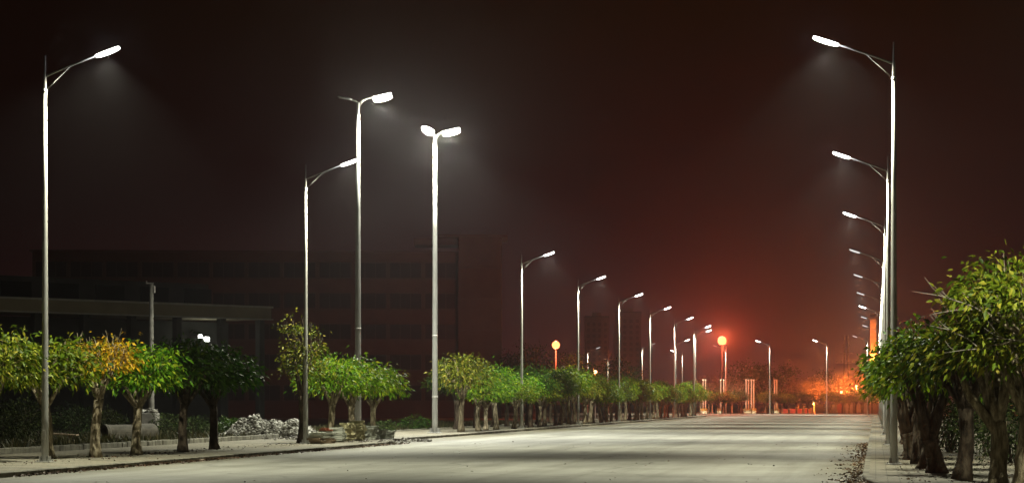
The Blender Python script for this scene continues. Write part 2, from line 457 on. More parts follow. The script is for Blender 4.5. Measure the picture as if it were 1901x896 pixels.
kl = [(-20.0, -40), (-20.0, 60), (-20.0, 97), (-20.15, 101), (-20.5, 103.6), (-21.0, 105.2), (-21.5, 107), (-21.65, 112), (-21.65, 318), (-22.1, 323), (-24, 328.5), (-28, 331.5), (-40, 332.5), (-220, 333)]
kr = [(60, 35.5), (15, 36), (6, 36.8), (3, 38.4), (1.5, 41), (0.65, 45), (0.1, 49), (-0.2, 52.6), (-0.3, 56), (-0.3, 120), (-0.3, 320), (0.4, 326), (3, 330), (8, 332), (60, 333)]
bm = bmesh.new()
poly_prism(bm, [(-27.2, -40)] + [(x - 0.14, y - (0.14 if i > 8 else 0)) for i, (x, y) in enumerate(kl[:-1])] + [(-220, 332.8), (-220, 326), (-27.2, 326)], 0.0, 0.125)
struct(obj('pavement', bm, M['pavers']))
bm = bmesh.new()
poly_prism(bm, [(x + 0.14, y + (0.14 if i < 4 else 0)) for i, (x, y) in enumerate(kr[1:-1])] + [(8, 325), (6.3, 320), (6.3, 58), (9, 46), (15, 43)], 0.0, 0.125)
struct(obj('pavement', bm, M['pavers']))

def strip(name, line, width, z0, z1, mat, side):
    bm = bmesh.new()
    P = [Vector((x, y, 0)) for x, y in line]
    ring = []
    for i, p in enumerate(P):
        t = (P[min(i + 1, len(P) - 1)] - P[max(i - 1, 0)]).normalized()
        nrm = Vector((-t.y, t.x, 0)) * side
        a = p; b = p + nrm * width
        ring.append([bm.verts.new((a.x, a.y, z0)), bm.verts.new((a.x, a.y, z1 - 0.02)), bm.verts.new((a.x + nrm.x * 0.02, a.y + nrm.y * 0.02, z1)), bm.verts.new((b.x, b.y, z1)), bm.verts.new((b.x, b.y, z0))])
    for a, b in zip(ring[:-1], ring[1:]):
        for k in range(5):
            bm.faces.new((a[k], a[(k + 1) % 5], b[(k + 1) % 5], b[k]))
    bm.faces.new(ring[0]); bm.faces.new(ring[-1][::-1])
    return struct(obj(name, bm, mat))

strip('kerb', kl, 0.15, 0.0, 0.13, M['kerb'], 1)
strip('kerb', kr, 0.15, 0.0, 0.13, M['kerb'], -1)
strip('kerb', [(-220, 391), (160, 391)], 0.2, 0.0, 0.14, M['kerb'], 1)

# low stone edging behind the left pavement, laid as blocks
bm = bmesh.new()
y = 30.0
while y < 110:
    l = random.uniform(0.42, 0.62)
    box(bm, (-27.35 + random.uniform(-.02, .02), y + l / 2, 0.15 + random.uniform(-.015, .015)), (0.26, l - 0.02, 0.32), bevel=0.02)
    y += l
tag(obj('stone_edging', bm, M['edging']), 'low weathered stone edging behind the left pavement', 'wall')
bm = bmesh.new(); y = 112.0
while y < 320:
    l = random.uniform(0.8, 1.0)
    box(bm, (-27.3, y + l / 2, 0.09), (0.2, l - 0.02, 0.2), bevel=0.02)
    y += l
tag(obj('stone_edging', bm, M['edging']), 'thin pale edging line behind trees on the far left pavement', 'wall')
bm = bmesh.new(); y = 58.0
while y < 150:
    l = random.uniform(0.8, 1.0)
    box(bm, (6.42, y + l / 2, 0.12), (0.2, l - 0.02, 0.26), bevel=0.02)
    y += l
tag(obj('stone_edging', bm, M['edging']), 'kerb stones edging the path behind the right hand trees', 'wall')

# ------------------------------------------------------------------ street lamps
SPOT = bpy.data.lights.new('street_light', 'SPOT')
SPOT.energy = 9800; SPOT.color = (1.0, 0.985, 0.76)
SPOT.spot_size = math.radians(136); SPOT.spot_blend = 0.55; SPOT.shadow_soft_size = 0.12
TALL = bpy.data.lights.new('flood_light', 'SPOT')
TALL.energy = 16000; TALL.color = (1.0, 1.0, 0.86)
TALL.spot_size = math.radians(140); TALL.spot_blend = 0.5; TALL.shadow_soft_size = 0.15
TALLP = bpy.data.lights.new('flood_glow', 'POINT')
TALLP.energy = 650; TALLP.color = (1.0, 1.0, 0.82); TALLP.shadow_soft_size = 0.2

LGLOW = bpy.data.lights.new('lamp_glow', 'POINT')
LGLOW.energy = 45; LGLOW.color = (0.95, 0.98, 1.0); LGLOW.shadow_soft_size = 0.12

def light(name, data, loc, parent, rot=(0, 0, 0)):
    o = bpy.data.objects.new(name, data); C.objects.link(o)
    o.parent = parent; o.location = loc; o.rotation_euler = rot
    return o

def head_shape(bm, length, width, thick, flat_bottom):
    """elongated lamp body along +x with rounded outline; returns nothing"""
    nseg = 12
    prof = []
    for i in range(nseg + 1):
        u = i / nseg
        wv = width * 0.5 * (min(1.0, math.sin(PI * (0.05 + 0.9 * u)) ** 0.2))
        prof.append((u * length, wv))
    rings = []
    for x, wv in prof:
        r = []
        for k in range(10):
            a = PI * k / 9
            h = thick * math.sin(a) * min(1, wv / (width * 0.5))
            r.append(bm.verts.new((x, math.cos(a) * wv, h if not flat_bottom else -h)))
        rings.append(r)
    for a, b in zip(rings[:-1], rings[1:]):
        for k in range(9):
            bm.faces.new((a[k], a[k + 1], b[k + 1], b[k]))
        bm.faces.new((a[9], a[0], b[0], b[9]))
    bm.faces.new(rings[0]); bm.faces.new(rings[-1][::-1])

def make_lamp(label, lens='lens', sticker=False, lit=True):
    t = thing('street_lamp', label, 'street lamp', group='single arm street lamps')
    bm = bmesh.new()
    lathe(bm, [(0.1, 0.03), (0.095, 1.2), (0.083, 4.0), (0.066, 7.5), (0.05, 10.08)], 16)
    p = obj('pole', bm, M['pole'], t, True)
    bm = bmesh.new(); lathe(bm, [(0.064, 10.06), (0.07, 10.08), (0.07, 10.14), (0.05, 10.16)], 14)
    obj('collar', bm, M['steel'], p, True)
    bm = bmesh.new(); lathe(bm, [(0.05, 10.1), (0.046, 10.55), (0.03, 10.6), (0.02, 11.06)], 12)
    obj('spire', bm, M['steel'], p, True)
    bm = bmesh.new(); box(bm, (0, 0, 0.015), (0.42, 0.42, 0.03), bevel=0.006)
    for sx_ in (-1, 1):
        for sy_ in (-1, 1):
            lathe(bm, [(0.018, 0.02), (0.018, 0.07), (0.004, 0.075)], 6, (sx_ * 0.16, sy_ * 0.16))
    for k in range(4):
        a = k * PI / 2 + PI / 4
        box(bm, (0.13 * math.cos(a), 0.13 * math.sin(a), 0.1), (0.09, 0.012, 0.14), Matrix.Rotation(a, 3, 'Z'))
    obj('base_plate', bm, M['pole'], t)
    bm = bmesh.new(); box(bm, (0, -0.096, 0.75), (0.09, 0.012, 0.26), bevel=0.004)
    obj('access_door', bm, M['steel'], p)
    bm = bmesh.new(); tube(bm, [(0.03, 0, 10.5), (0.5, 0, 10.69), (1.0, 0, 10.87), (1.5, 0, 11.05)], [0.034, 0.03, 0.027, 0.025], 10)
    arm = obj('arm', bm, M['steel'], t, True)
    bm = bmesh.new(); tube(bm, [(0.05, 0, 10.12), (0.3, 0, 10.38), (0.55, 0, 10.6), (0.72, 0, 10.765)], 0.014, 8)
    obj('brace', bm, M['steel'], arm, True)
    rot = (0, -math.atan(0.34), 0)
    bm = bmesh.new(); head_shape(bm, 0.74, 0.22, 0.045, False)
    h = obj('lamp_head', bm, M['housing'], t, True); h.location = (1.41, 0, 11.04); h.rotation_euler = rot
    bm = bmesh.new(); head_shape(bm, 0.68, 0.21, 0.105, True)
    l = obj('lens', bm, M[lens], h, True); l.location = (0.03, 0, -0.004)
    if lit:
        light('light_source', SPOT, (1.78, 0, 10.96), t, (0, math.radians(7), 0))
        if lens == 'lens': light('light_glow', LGLOW, (1.78, 0, 10.93), t)
    if sticker:
        bm = bmesh.new()
        rs = []
        for z in (1.55, 1.95):
            rs.append([bm.verts.new((0.0965 * math.cos(a), 0.0965 * math.sin(a), z)) for a in [(-2.2 + 1.6 * q / 8) for q in range(9)]])
        for k in range(8):
            bm.faces.new((rs[0][k], rs[0][k + 1], rs[1][k + 1], rs[1][k]))
        obj('notice', bm, M['sticker'], p, True)
    return t

lamp0 = make_lamp('white street lamp at far left, nearest of the left row, in front of autumn tree')
lampS = make_lamp('white street lamp with a red notice, nearest of the right row beside dark trunks', sticker=True)
lampD = make_lamp('x', lens='lens_dim')
lampS.location = (0.47, 65, 0.125); lampS.rotation_euler = (0, 0, PI)
lamp0.location = (-22.4, 64.15, 0.125)
LEFT_DESC = {95: 'white street lamp standing by the stacked paving slabs, second of the left row',
             155: 'street lamp beside the first bushy tree clump past the twin headed lamp',
             185: 'fourth street lamp of the left row, right of the left red globe light',
             215: 'fifth street lamp of the left row, in front of the far apartment towers',
             245: 'sixth street lamp of the left row counted from the camera',
             275: 'seventh street lamp of the left row counted from the camera',
             305: 'eighth street lamp of the left row, short of the road end'}
for Y, lb in LEFT_DESC.items():
    dup(lamp0, (-22.4, Y, 0.125), 0, label=lb)
dup(lamp0, (-23.5, 322.5, 0.125), 0, label='last street lamp of the left row, just left of the red mast')
dimset = {155, 185, 215, 275, 305}
RIGHT_N = {95: 'second', 125: 'third', 155: 'fourth', 185: 'fifth', 215: 'sixth', 245: 'seventh', 275: 'eighth', 305: 'ninth'}
for Y, nm in RIGHT_N.items():
    src = lampD if Y in dimset else lamp0
    lb = '%s street lamp from the camera in the right row, its arm reaching left' % nm
    if Y in dimset: lb = '%s street lamp from the camera in the right row, with a dim head' % nm
    if Y == 155:
        lampD.location = (0.47, Y, 0.125); lampD.rotation_euler = (0, 0, PI); lampD['label'] = lb
    else:
        dup(src, (0.47, Y, 0.125), PI, label=lb)
# lamps across the junction and beyond
for px, d, rz, lb, src in [
        (1429, 372, PI, 'lone street lamp across the junction left of centre, bright head facing left', lamp0),
        (1535, 368, PI, 'lone street lamp across the junction in front of the orange lit trees', lamp0),
        (1347.5, 402, PI, 'slim pale street lamp post standing right beside the red mast', lampD),
        (1192, 389, 0, 'distant street lamp with dim head between fifth and sixth left lamps', lampD),
        (1091, 417, 0, 'distant street lamp with faint head beside the far apartment towers', lampD),
        (1254, 366, 0, 'distant street lamp whose head shows right of the seventh left post', lamp0),
        (1267, 440, PI, 'distant street lamp with its arm reaching left behind the seventh left lamp', lamp0),
        (1610.5, 345, PI, 'far street lamp at the end of the right row by the orange tower', lampD)]:
    p = at(px, d); dup(src, (p.x, p.y, 0.01), rz, label=lb)

def make_tall(label, H, heads, s=1.0):
    t = thing('tall_street_lamp', label, 'street lamp')
    bm = bmesh.new(); lathe(bm, [(0.165, 0.03), (0.16, 0.5), (0.145, 5), (0.12, 11), (0.085, H)], 20)
    p = obj('pole', bm, M['pole'], t, True)
    for z, r in ((5.2, 0.146), (1.9, 0.157)):
        bm = bmesh.new(); lathe(bm, [(r, z), (r + 0.012, z + 0.01), (r + 0.012, z + 0.06), (r, z + 0.07)], 20)
        obj('joint_band', bm, M['steel'], p, True)
    bm = bmesh.new(); box(bm, (0, 0, 0.02), (0.75, 0.75, 0.04), bevel=0.01)
    for k in range(4):
        a = k * PI / 2 + PI / 4
        box(bm, (0.26 * math.cos(a), 0.26 * math.sin(a), 0.15), (0.16, 0.02, 0.24), Matrix.Rotation(a, 3, 'Z'))
    obj('base_plate', bm, M['pole'], t)
    for az_, ln, rise, lit, hl in heads:
        c, s_ = math.cos(az_), math.sin(az_)
        def P(r, z): return (r * c, r * s_, z)
        bm = bmesh.new(); tube(bm, [P(0, H - 0.05), P(ln * 0.35, H + rise * 0.55), P(ln * 0.7, H + rise * 0.85), P(ln, H + rise)], [0.055, 0.045, 0.04, 0.035], 10)
        tube(bm, [P(0, H - 0.3), P(ln * 0.3, H + rise * 0.2), P(ln * 0.62, H + rise * 0.78)], 0.025, 8)
        obj('arm', bm, M['steel'], t, True)
        bm = bmesh.new(); head_shape(bm, hl, 0.46, 0.09, False)
        h = obj('lamp_head', bm, M['housing'], t, True)
        h.location = P(ln - 0.05, H + rise); h.rotation_euler = (0, -0.22, az_)
        bm = bmesh.new(); head_shape(bm, hl - 0.05, 0.45, 0.31 if lit else 0.05, True)
        le = obj('lens', bm, M['lens_tall' if lit else 'lens_off'], h, True); le.location = (0.025, 0, -0.004)
        if lit:
            r = ln + hl * 0.5
            light('light_source', TALL, P(r, H + rise - 0.36), t, (0, 0, 0))
            light('light_glow', TALLP, P(r, H + rise - 0.5), t)
    return t

p = at(664.5, 119)
ta = make_tall('tall white lamp post behind the slab stacks, right head lit, left head dark', 16.2,
               [(0.15, 0.75, 0.25, True, 0.95), (PI + 0.25, 0.35, 0.12, False, 0.7)])
ta.location = (p.x, p.y, 0.125)
p = at(807.5, 132)
tb = make_tall('tall white lamp post with two brilliant heads standing alone near the centre', 15.9,
               [(0.05, 0.42, 0.3, True, 1.0), (-PI / 2 - 0.35, 0.35, 0.3, True, 0.9)])
tb.location = (p.x, p.y, 0.125)

dup(lamp0, (6.6, 38.5, 0.125), PI, label='unseen white street lamp added at the near right corner to light the edge trees')  # out of view, added to light the trees at the right edge

# red floodlight masts
REDL = bpy.data.lights.new('red_flood', 'POINT'); REDL.energy = 19000; REDL.color = (1.0, 0.12, 0.045); REDL.shadow_soft_size = 0.9
REDS = bpy.data.lights.new('red_flood_small', 'SPOT'); REDS.spot_size = math.radians(150); REDS.spot_blend = 0.4; REDS.energy = 11000; REDS.color = (1.0, 0.15, 0.06); REDS.shadow_soft_size = 0.6
def make_mast(label, H, rad, ldata, loc):
    t = thing('floodlight_mast', label, 'floodlight', loc)
    bm = bmesh.new(); lathe(bm, [(0.13, 0), (0.1, H * 0.5), (0.075, H)], 14)
    obj('pole', bm, M['dark_steel'], t, True)
    bm = bmesh.new()
    lathe(bm, [(0.12, H - rad * 1.1), (rad * 0.5, H - rad * 0.98), (rad * 0.56, H - rad * 0.84), (rad * 0.3, H - rad * 0.8)], 16)
    obj('collar', bm, M['housing'], t, True)
    bm = bmesh.new(); bmesh.ops.create_uvsphere(bm, u_segments=24, v_segments=14, radius=rad)
    g = obj('globe', bm, M['lens_red'], t, True); g.location = (0, 0, H)
    bm = bmesh.new(); lathe(bm, [(rad * 0.35, H + rad * 0.93), (rad * 0.3, H + rad * 1.03), (0.05, H + rad * 1.1)], 14)
    obj('cap', bm, M['housing'], t, True)
    light('light_source', ldata, (0, -rad * 3.0, H + 0.3), t, (math.radians(75), 0, math.radians(25)))
    return t
p = at(1340.5, 398); make_mast('tall mast with blazing red orange globe light at the end of the road', zof(632, 398), 0.7, REDL, p)
p = at(1032, 262); make_mast('red globe light on a mast glowing behind trees left of the road', zof(640, 262), 0.42, REDS, p)

# ------------------------------------------------------------------ trees
def make_tree(name, label, seed, H=3.6, R=1.35, zb=1.9, fork=1.55, nclu=34, nleaf=62, leaf='leaf', bark='bark',
              ll=0.21, lw=0.07, tr=0.15, lean=(0.1, 0), spread=0.27, flat=1.0, droop=0.7, group=None, cat='tree', vmin=0.25, limbs=6, bare=0.0):
    st = random.getstate(); random.seed(seed)
    global RNG
    RNG = np.random.default_rng(seed)
    t = thing(name, label, cat, group=group)
    bm = bmesh.new()
    fx, fy = lean
    F = Vector((fx, fy, fork))
    pts, rad = [], []
    for i in range(9):
        u = i / 8
        pts.append(Vector((fx * u + 0.03 * math.sin(5 * u + seed), fy * u + 0.03 * math.cos(4 * u + seed) - 0.03, fork * u)))
        rad.append(tr * (1.38 - 0.4 * min(1, u * 4) - 0.12 * u + (0.16 if u > 0.9 else 0)))
    tube(bm, pts, rad, 12, True, 0.1)
    top = pts[-1]
    # clusters in a dome
    clus = []
    for i in range(nclu):
        a = 2 * PI * (i * 0.618 + random.uniform(-0.05, 0.05))
        rr = R * math.sqrt(random.uniform(0.02, 1.0)) * 0.9
        dome = math.sqrt(max(0.0, 1 - (rr / R) ** 2))
        v = random.uniform(vmin, 1.0)
        z = zb + (H - zb) * (0.12 + 0.83 * dome ** flat * v) + random.uniform(-0.1, 0.1)
        clus.append(Vector((top.x * 0.6 + rr * math.cos(a), top.y * 0.6 + rr * math.sin(a), z)))
    mids = []
    for k in range(limbs):
        a = 2 * PI * k / limbs + random.uniform(-0.35, 0.35)
        q = random.uniform(0.3, 0.5) * R
        e = Vector((top.x + q * math.cos(a), top.y + q * math.sin(a), fork + (zb - fork) + (H - zb) * random.uniform(0.15, 0.45)))
        c1 = top.lerp(e, 0.5) + Vector((random.uniform(-.06, .06), random.uniform(-.06, .06), -0.05))
        tube(bm, [top - Vector((0, 0, 0.1)), c1, e], [tr * 0.62, tr * 0.42, tr * 0.27], 7, True, 0.05)
        mids.append(e)
    for c in clus:
        m_ = min(mids, key=lambda q: (q - c).length)
        q = m_.lerp(c, 0.5) + Vector((random.uniform(-.08, .08), random.uniform(-.08, .08), -0.04))
        tube(bm, [m_, q, c + (c - m_) * 0.12], [tr * 0.2, tr * 0.11, 0.006], 5)
        if bare and random.random() < bare:
            for _ in range(3):
                tp = c + Vector((random.uniform(-.2, .2), random.uniform(-.2, .2), random.uniform(0.2, 0.5)))
                tube(bm, [c, c.lerp(tp, .5) + Vector((.02, .02, 0)), tp], [0.012, 0.009, 0.004], 4)
    obj('trunk', bm, M[bark], t, True)
    cs = np.array([tuple(c) for c in clus])
    idx = np.repeat(np.arange(nclu), nleaf)
    keep = RNG.random(len(idx)) < np.repeat(RNG.uniform(0.45, 1.0, nclu), nleaf)
    idx = idx[keep]
    n = len(idx)
    off = RNG.normal(size=(n, 3)) * np.array([spread, spread, spread * 0.62])
    cen = cs[idx] + off
    out_ = off + (cs[idx] - np.array([top.x, top.y, zb])) * 0.25
    dirs = out_ * 0.9 / (np.linalg.norm(out_, axis=1, keepdims=True) + 1e-6) + RNG.normal(size=(n, 3)) * 0.45
    dirs[:, 2] -= droop
    s = RNG.uniform(0.65, 1.25, n)
    leaf_obj('crown', cen, dirs, ll * s, lw * s, M[leaf], t)
    random.setstate(st)
    return t

kinds = [
    make_tree('street_tree', 'x', 11, leaf='leaf', nclu=46, nleaf=80),
    make_tree('street_tree', 'x', 12, leaf='leaf', H=3.5, R=1.5, lean=(-0.12, 0.05), nclu=50, nleaf=78),
    make_tree('street_tree', 'x', 13, leaf='leaf_olive', H=3.7, R=1.4, lean=(0.05, 0.1), nclu=46, nleaf=76),
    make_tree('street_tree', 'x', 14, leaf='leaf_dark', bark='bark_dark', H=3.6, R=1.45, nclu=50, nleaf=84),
    make_tree('street_tree', 'x', 15, leaf='leaf', H=3.4, R=1.3, lean=(-0.15, 0.1), fork=1.4, zb=1.8, nclu=44, nleaf=76),
]
used = set()
def put(k, x, y, label, group, rz=None, s=1.0, z=0.125):
    rz = random.uniform(0, 2 * PI) if rz is None else rz
    t = kinds[k]
    if k in used:
        return dup(t, (x, y, z), rz, s, label=label, group=group)
    used.add(k)
    t.location = (x, y, z); t.rotation_euler = (0, 0, rz); t.scale = (s, s, s)
    t['label'] = label; t['group'] = group
    return t

GL = 'street trees on the left pavement'
aut = make_tree('street_tree', 'tree with orange yellow autumn leaves and bare twigs beside the leftmost lamp', 21, leaf='leaf_autumn', H=3.55, R=1.2, zb=2.2, fork=1.75,
                nclu=34, nleaf=58, spread=0.24, tr=0.155, bare=0.9, ll=0.15, vmin=0.5, group=GL)
p = gnd(177, 848); aut.location = (p.x, p.y, 0.125)
def lx(px, X=-22.75):
    k = (1626 - px) * 0.989 / -X * 1.0
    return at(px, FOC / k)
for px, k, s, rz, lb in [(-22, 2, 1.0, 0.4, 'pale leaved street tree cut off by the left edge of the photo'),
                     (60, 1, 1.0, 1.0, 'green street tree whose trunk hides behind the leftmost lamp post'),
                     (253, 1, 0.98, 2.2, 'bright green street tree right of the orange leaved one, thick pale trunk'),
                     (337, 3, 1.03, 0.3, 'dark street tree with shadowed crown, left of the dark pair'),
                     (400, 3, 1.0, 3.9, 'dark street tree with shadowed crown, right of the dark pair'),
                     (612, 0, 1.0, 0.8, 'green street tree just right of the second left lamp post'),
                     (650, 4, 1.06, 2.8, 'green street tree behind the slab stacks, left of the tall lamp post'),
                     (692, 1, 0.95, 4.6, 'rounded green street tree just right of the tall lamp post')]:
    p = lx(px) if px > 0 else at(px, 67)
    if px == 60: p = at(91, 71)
    put(k, p.x, p.y, lb, GL, rz, s)
tl = make_tree('street_tree', 'tall thin tree with loose upright crown behind the second left lamp post', 31, leaf='leaf_olive', bark='bark_dark', H=5.4, R=0.85, zb=2.2, fork=1.9,
               nclu=38, nleaf=44, spread=0.2, tr=0.13, ll=0.15, flat=0.6, vmin=0.1, group=GL, bare=0.3)
p = lx(560, -22.7); tl.location = (p.x - 0.05, p.y, 0.125)

lampsY = [125, 155, 185, 215, 245, 275, 305, 335]
nameY = {125: 'twin headed tall lamp', 155: 'third left row lamp', 185: 'fourth left row lamp', 215: 'fifth left row lamp', 245: 'sixth left row lamp', 275: 'seventh left row lamp', 305: 'eighth left row lamp'}
y = 135.5; cnt = {}
seq = [2, 0, 1, 4, 0, 1, 3, 2, 0, 3, 4, 1, 2]
i = 0
while y < 322:
    ly = max(v for v in lampsY if v <= y)
    cnt[ly] = cnt.get(ly, 0) + 1
    put(seq[i % len(seq)], -22.85 + random.uniform(-.25, .25) - (0.6 if y > 300 else 0), y, '%s small street tree past the %s' % (ORD[cnt[ly] - 1], nameY[ly]), 'street trees on the left pavement beyond the clearing', None, random.uniform(0.86, 1.12)).scale.z *= random.uniform(0.88, 1.16)
    y += random.uniform(3.9, 4.7); i += 1
# second, rear row of darker trees seen only as trunks and shade
y = 150; j = 0
while y < 250:
    put(3, -25.6 + random.uniform(-.3, .3), y, '%s dark tree of the shaded rear row behind the left street trees' % (ORD + ['thirteenth', 'fourteenth', 'fifteenth', 'sixteenth'])[j], 'shaded rear row of trees on the left', None, random.uniform(0.95, 1.15))
    y += random.uniform(6.5, 8.0); j += 1

GR = 'street trees on the right pavement'
big = make_tree('street_tree', 'big leafy tree at the right edge with long bare twigs reaching left', 41, leaf='leaf_olive', H=4.45, R=1.6, zb=1.95, fork=1.35, nclu=76, nleaf=92,
                spread=0.27, tr=0.215, ll=0.175, lw=0.066, lean=(0.05, 0.05), vmin=0.1, flat=0.7, group=GR, bare=0.15)
p = at(1893, 44.5); big.location = (p.x + 0.12, p.y, 0.125)
# long bare branches
bm = bmesh.new()
def twig(a, b, r0, sub=3, up=0.12):
    a, b = Vector(a), Vector(b)
    m1 = a.lerp(b, 0.35) + Vector((0, 0, up)); m2 = a.lerp(b, 0.7) + Vector((0, 0, up * 0.8))
    tube(bm, [a, m1, m2, b], [r0, r0 * 0.75, r0 * 0.5, 0.004], 6)
    for k in range(sub):
        u = random.uniform(0.4, 0.9)
        s = a.lerp(b, u) + Vector((0, 0, up * 0.9))
        e = s + (b - a).normalized() * random.uniform(0.15, 0.4) + Vector((0, random.uniform(-.2, .2), random.uniform(0.08, 0.3)))
        tube(bm, [s, s.lerp(e, .5) + Vector((0, 0, -.03)), e], [r0 * 0.45, r0 * 0.3, 0.003], 5)
twig((-0.45, -0.2, 3.05), (-2.05, -0.5, 3.62), 0.018, 4)
twig((-0.9, -0.3, 3.3), (-1.95, -0.3, 3.15), 0.012, 1, 0.04)
twig((-0.7, -0.5, 2.45), (-1.75, -0.6, 3.0), 0.014, 3)
twig((-0.3, -0.6, 2.55), (-1.5, -0.9, 2.5), 0.012, 2, 0.05)
twig((0.2, -1.0, 2.6), (-0.75, -1.2, 2.75), 0.012, 2, 0.05)
twig((0.3, -1.0, 3.0), (-0.6, -1.25, 3.15), 0.012, 2, 0.05)
obj('bare_branch', bm, M['twig'], big, True)
fr = make_tree('street_tree', 'forked pale trunked tree in front at lower right, left of the edge tree', 42, leaf='leaf_olive', H=3.9, R=1.35, zb=1.95, fork=1.25, nclu=40, nleaf=62,
               tr=0.175, ll=0.2, lw=0.072, lean=(-0.05, 0.1), group=GR, limbs=5)
p = at(1857, 45.5); fr.location = (p.x, p.y, 0.125); fr.rotation_euler = (0, 0, 0.0)
bm = bmesh.new()
tube(bm, [(-0.02, 0.05, 1.02), (-0.28, -0.02, 1.38), (-0.55, -0.08, 1.72), (-0.72, -0.1, 2.1), (-0.78, -0.12, 2.6)], [0.115, 0.1, 0.085, 0.06, 0.02], 9, True, 0.06)
obj('limb', bm, M['bark'], fr, True)
sm = make_tree('street_tree', 'x', 43, leaf='leaf_dark', bark='bark_dark', H=3.65, R=1.25, zb=1.75, fork=1.5, nclu=44, nleaf=72, tr=0.17, lean=(0.08, 0), group=GR, limbs=7, ll=0.16)
sm2 = make_tree('street_tree', 'x', 44, leaf='leaf', bark='bark_dark', H=3.55, R=1.25, zb=1.65, fork=0.75, nclu=42, nleaf=70, tr=0.21, lean=(-0.12, 0), group=GR, limbs=6, ll=0.16)
p = at(1788, 51); sm.location = (p.x, p.y, 0.125); sm['label'] = 'leaning grey trunked tree third from the right edge'
p = at(1738, 56.5); sm2.location = (p.x, p.y, 0.125); sm2['label'] = 'dark multi stemmed tree nearest the right kerb'
yy = [61, 65.5, 70.5, 75, 79.5, 84, 88, 92, 97, 101]
for i, y in enumerate(yy):
    src = sm if i % 3 == 1 else sm2
    x = [1.25, 1.1, 1.0, 1.0, 1.1, 1.2, 1.2, 1.2, 1.2, 1.2][i]
    dup(src, (x, y, 0.125), random.uniform(0, 6.2), random.uniform(0.92, 1.02), label='%s tree behind the dark multi stemmed tree in the right row' % ORD[i], group=GR)

# far side of the junction: small trees, tall dark trees, trees lit red and orange
farx = [1316, 1330, 1345, 1358, 1372, 1422, 1436, 1450, 1464, 1478, 1490, 1500, 1542, 1553, 1564, 1576, 1588, 1600, 1612]
for i, px in enumerate(farx):
    p = at(px, 396 + random.uniform(-1, 2))
    if px < 1360: p = at(px, 396)
    put([0, 3, 1, 4, 3][i % 5], p.x, p.y, '%s small tree from the left in the row across the junction' % (ORD + ['thirteenth', 'fourteenth', 'fifteenth', 'sixteenth', 'seventeenth', 'eighteenth', 'nineteenth'])[i], 'small trees across the junction', None, random.uniform(0.9, 1.08), 0.0)

dark = make_tree('evergreen_tree', 'x', 51, leaf='leaf_dark', bark='bark_dark', H=10, R=3.2, zb=2.2, fork=3.0, nclu=70, nleaf=60, spread=0.7, ll=0.42, lw=0.2, tr=0.25, flat=0.7, vmin=0.05)
bare = make_tree('bare_tree', 'x', 52, leaf='leaf_dry', bark='bark', H=8, R=3.0, zb=2.4, fork=2.2, nclu=70, nleaf=34, spread=0.55, ll=0.3, lw=0.11, tr=0.22, flat=0.8, vmin=0.2, bare=0.8)
fl = True
for i, (px, d, s, lb) in enumerate([(1375, 428, 0.92, 'tall dark tree directly right of the red mast'), (1398, 430, 0.85, 'tall dark tree behind the brightest columns'), (1418, 432, 0.9, 'tall dark tree left of the lone lamp across the junction'),
                               (1455, 440, 0.9, 'dark tree right of the lone lamp across the junction'), (958, 250, 0.72, 'dark tree silhouette left of the left red globe light'), (992, 275, 0.85, 'dark tree silhouette just beneath the left red globe light'),
                               (1060, 268, 0.75, 'dark tree right of the left red globe light'), (1150, 330, 0.8, 'dark tree below the far apartment towers'), (1530, 445, 0.8, 'dark tree behind the second lone lamp')]):
    p = at(px, d)
    if i == 0:
        dark.location = p; dark.scale = (s,) * 3; dark['label'] = lb; dark['group'] = 'tall dark trees behind'
    else:
        dup(dark, p, random.uniform(0, 6), s, label=lb, group='tall dark trees behind')
for i, (px, d, s, lb) in enumerate([(1300, 412, 0.8, 'red lit bare tree behind the last left row lamps'), (1322, 415, 0.85, 'red lit bare tree left of the red mast'), (1358, 412, 0.8, 'red lit bare tree right of the red mast'),
                               (1482, 425, 0.85, 'dull red bare tree between the two lone lamps'), (1512, 420, 0.8, 'orange red bare tree left of the second lone lamp'),
                               (1566, 420, 0.85, 'bare tree glowing orange below the twin power poles'), (1586, 418, 0.95, 'bare tree glowing brightest orange beside the right row lamps'), (1602, 430, 0.9, 'bare orange tree half hidden by the right row lamps')]):
    p = at(px, d)
    if i == 0:
        bare.location = p; bare.scale = (s,) * 3; bare['label'] = lb; bare['group'] = 'bare trees lit red and orange'
    else:
        dup(bare, p, random.uniform(0, 6), s, label=lb, group='bare trees lit red and orange')

# sodium lamps that light those trees
SOD = bpy.data.lights.new('sodium_light', 'POINT'); SOD.energy = 7800; SOD.color = (1.0, 0.20, 0.03); SOD.shadow_soft_size = 0.2
def sodium(px, d, z, label, e=1.0):
    t = thing('garden_lamp', label, 'lamp', at(px, d), group='low orange lamps among the far trees')
    bm = bmesh.new(); lathe(bm, [(0.09, 0), (0.06, 0.4), (0.05, z - 0.2), (0.09, z - 0.12)], 10)
    obj('pole', bm, M['steel'], t, True)
    bm = bmesh.new(); bmesh.ops.create_uvsphere(bm, u_segments=12, v_segments=8, radius=0.2)
    g = obj('globe', bm, M['lens_warm'], t, True); g.location = (0, 0, z)
    ld = SOD if e == 1.0 else SOD.copy()
    if e != 1.0: ld.energy = SOD.energy * e
    light('light_source', ld, (0, -0.35, z), t)
    return t
sodium(1590, 413, 4.6, 'orange lamp hidden in the brightest orange tree', 3.0)
sodium(1562, 414, 3.6, 'orange lamp hidden in the glowing tree below the power poles', 1.2)
sodium(1511, 416, 2.0, 'low orange lamp left of the second lone lamp', 0.6)
sodium(1616, 404, 2.6, 'low orange lamp at the foot of the orange tower', 1.3)
sodium(1105, 262, zof(690, 262), 'yellow globe lamp showing above the left tree tops', 0.12)

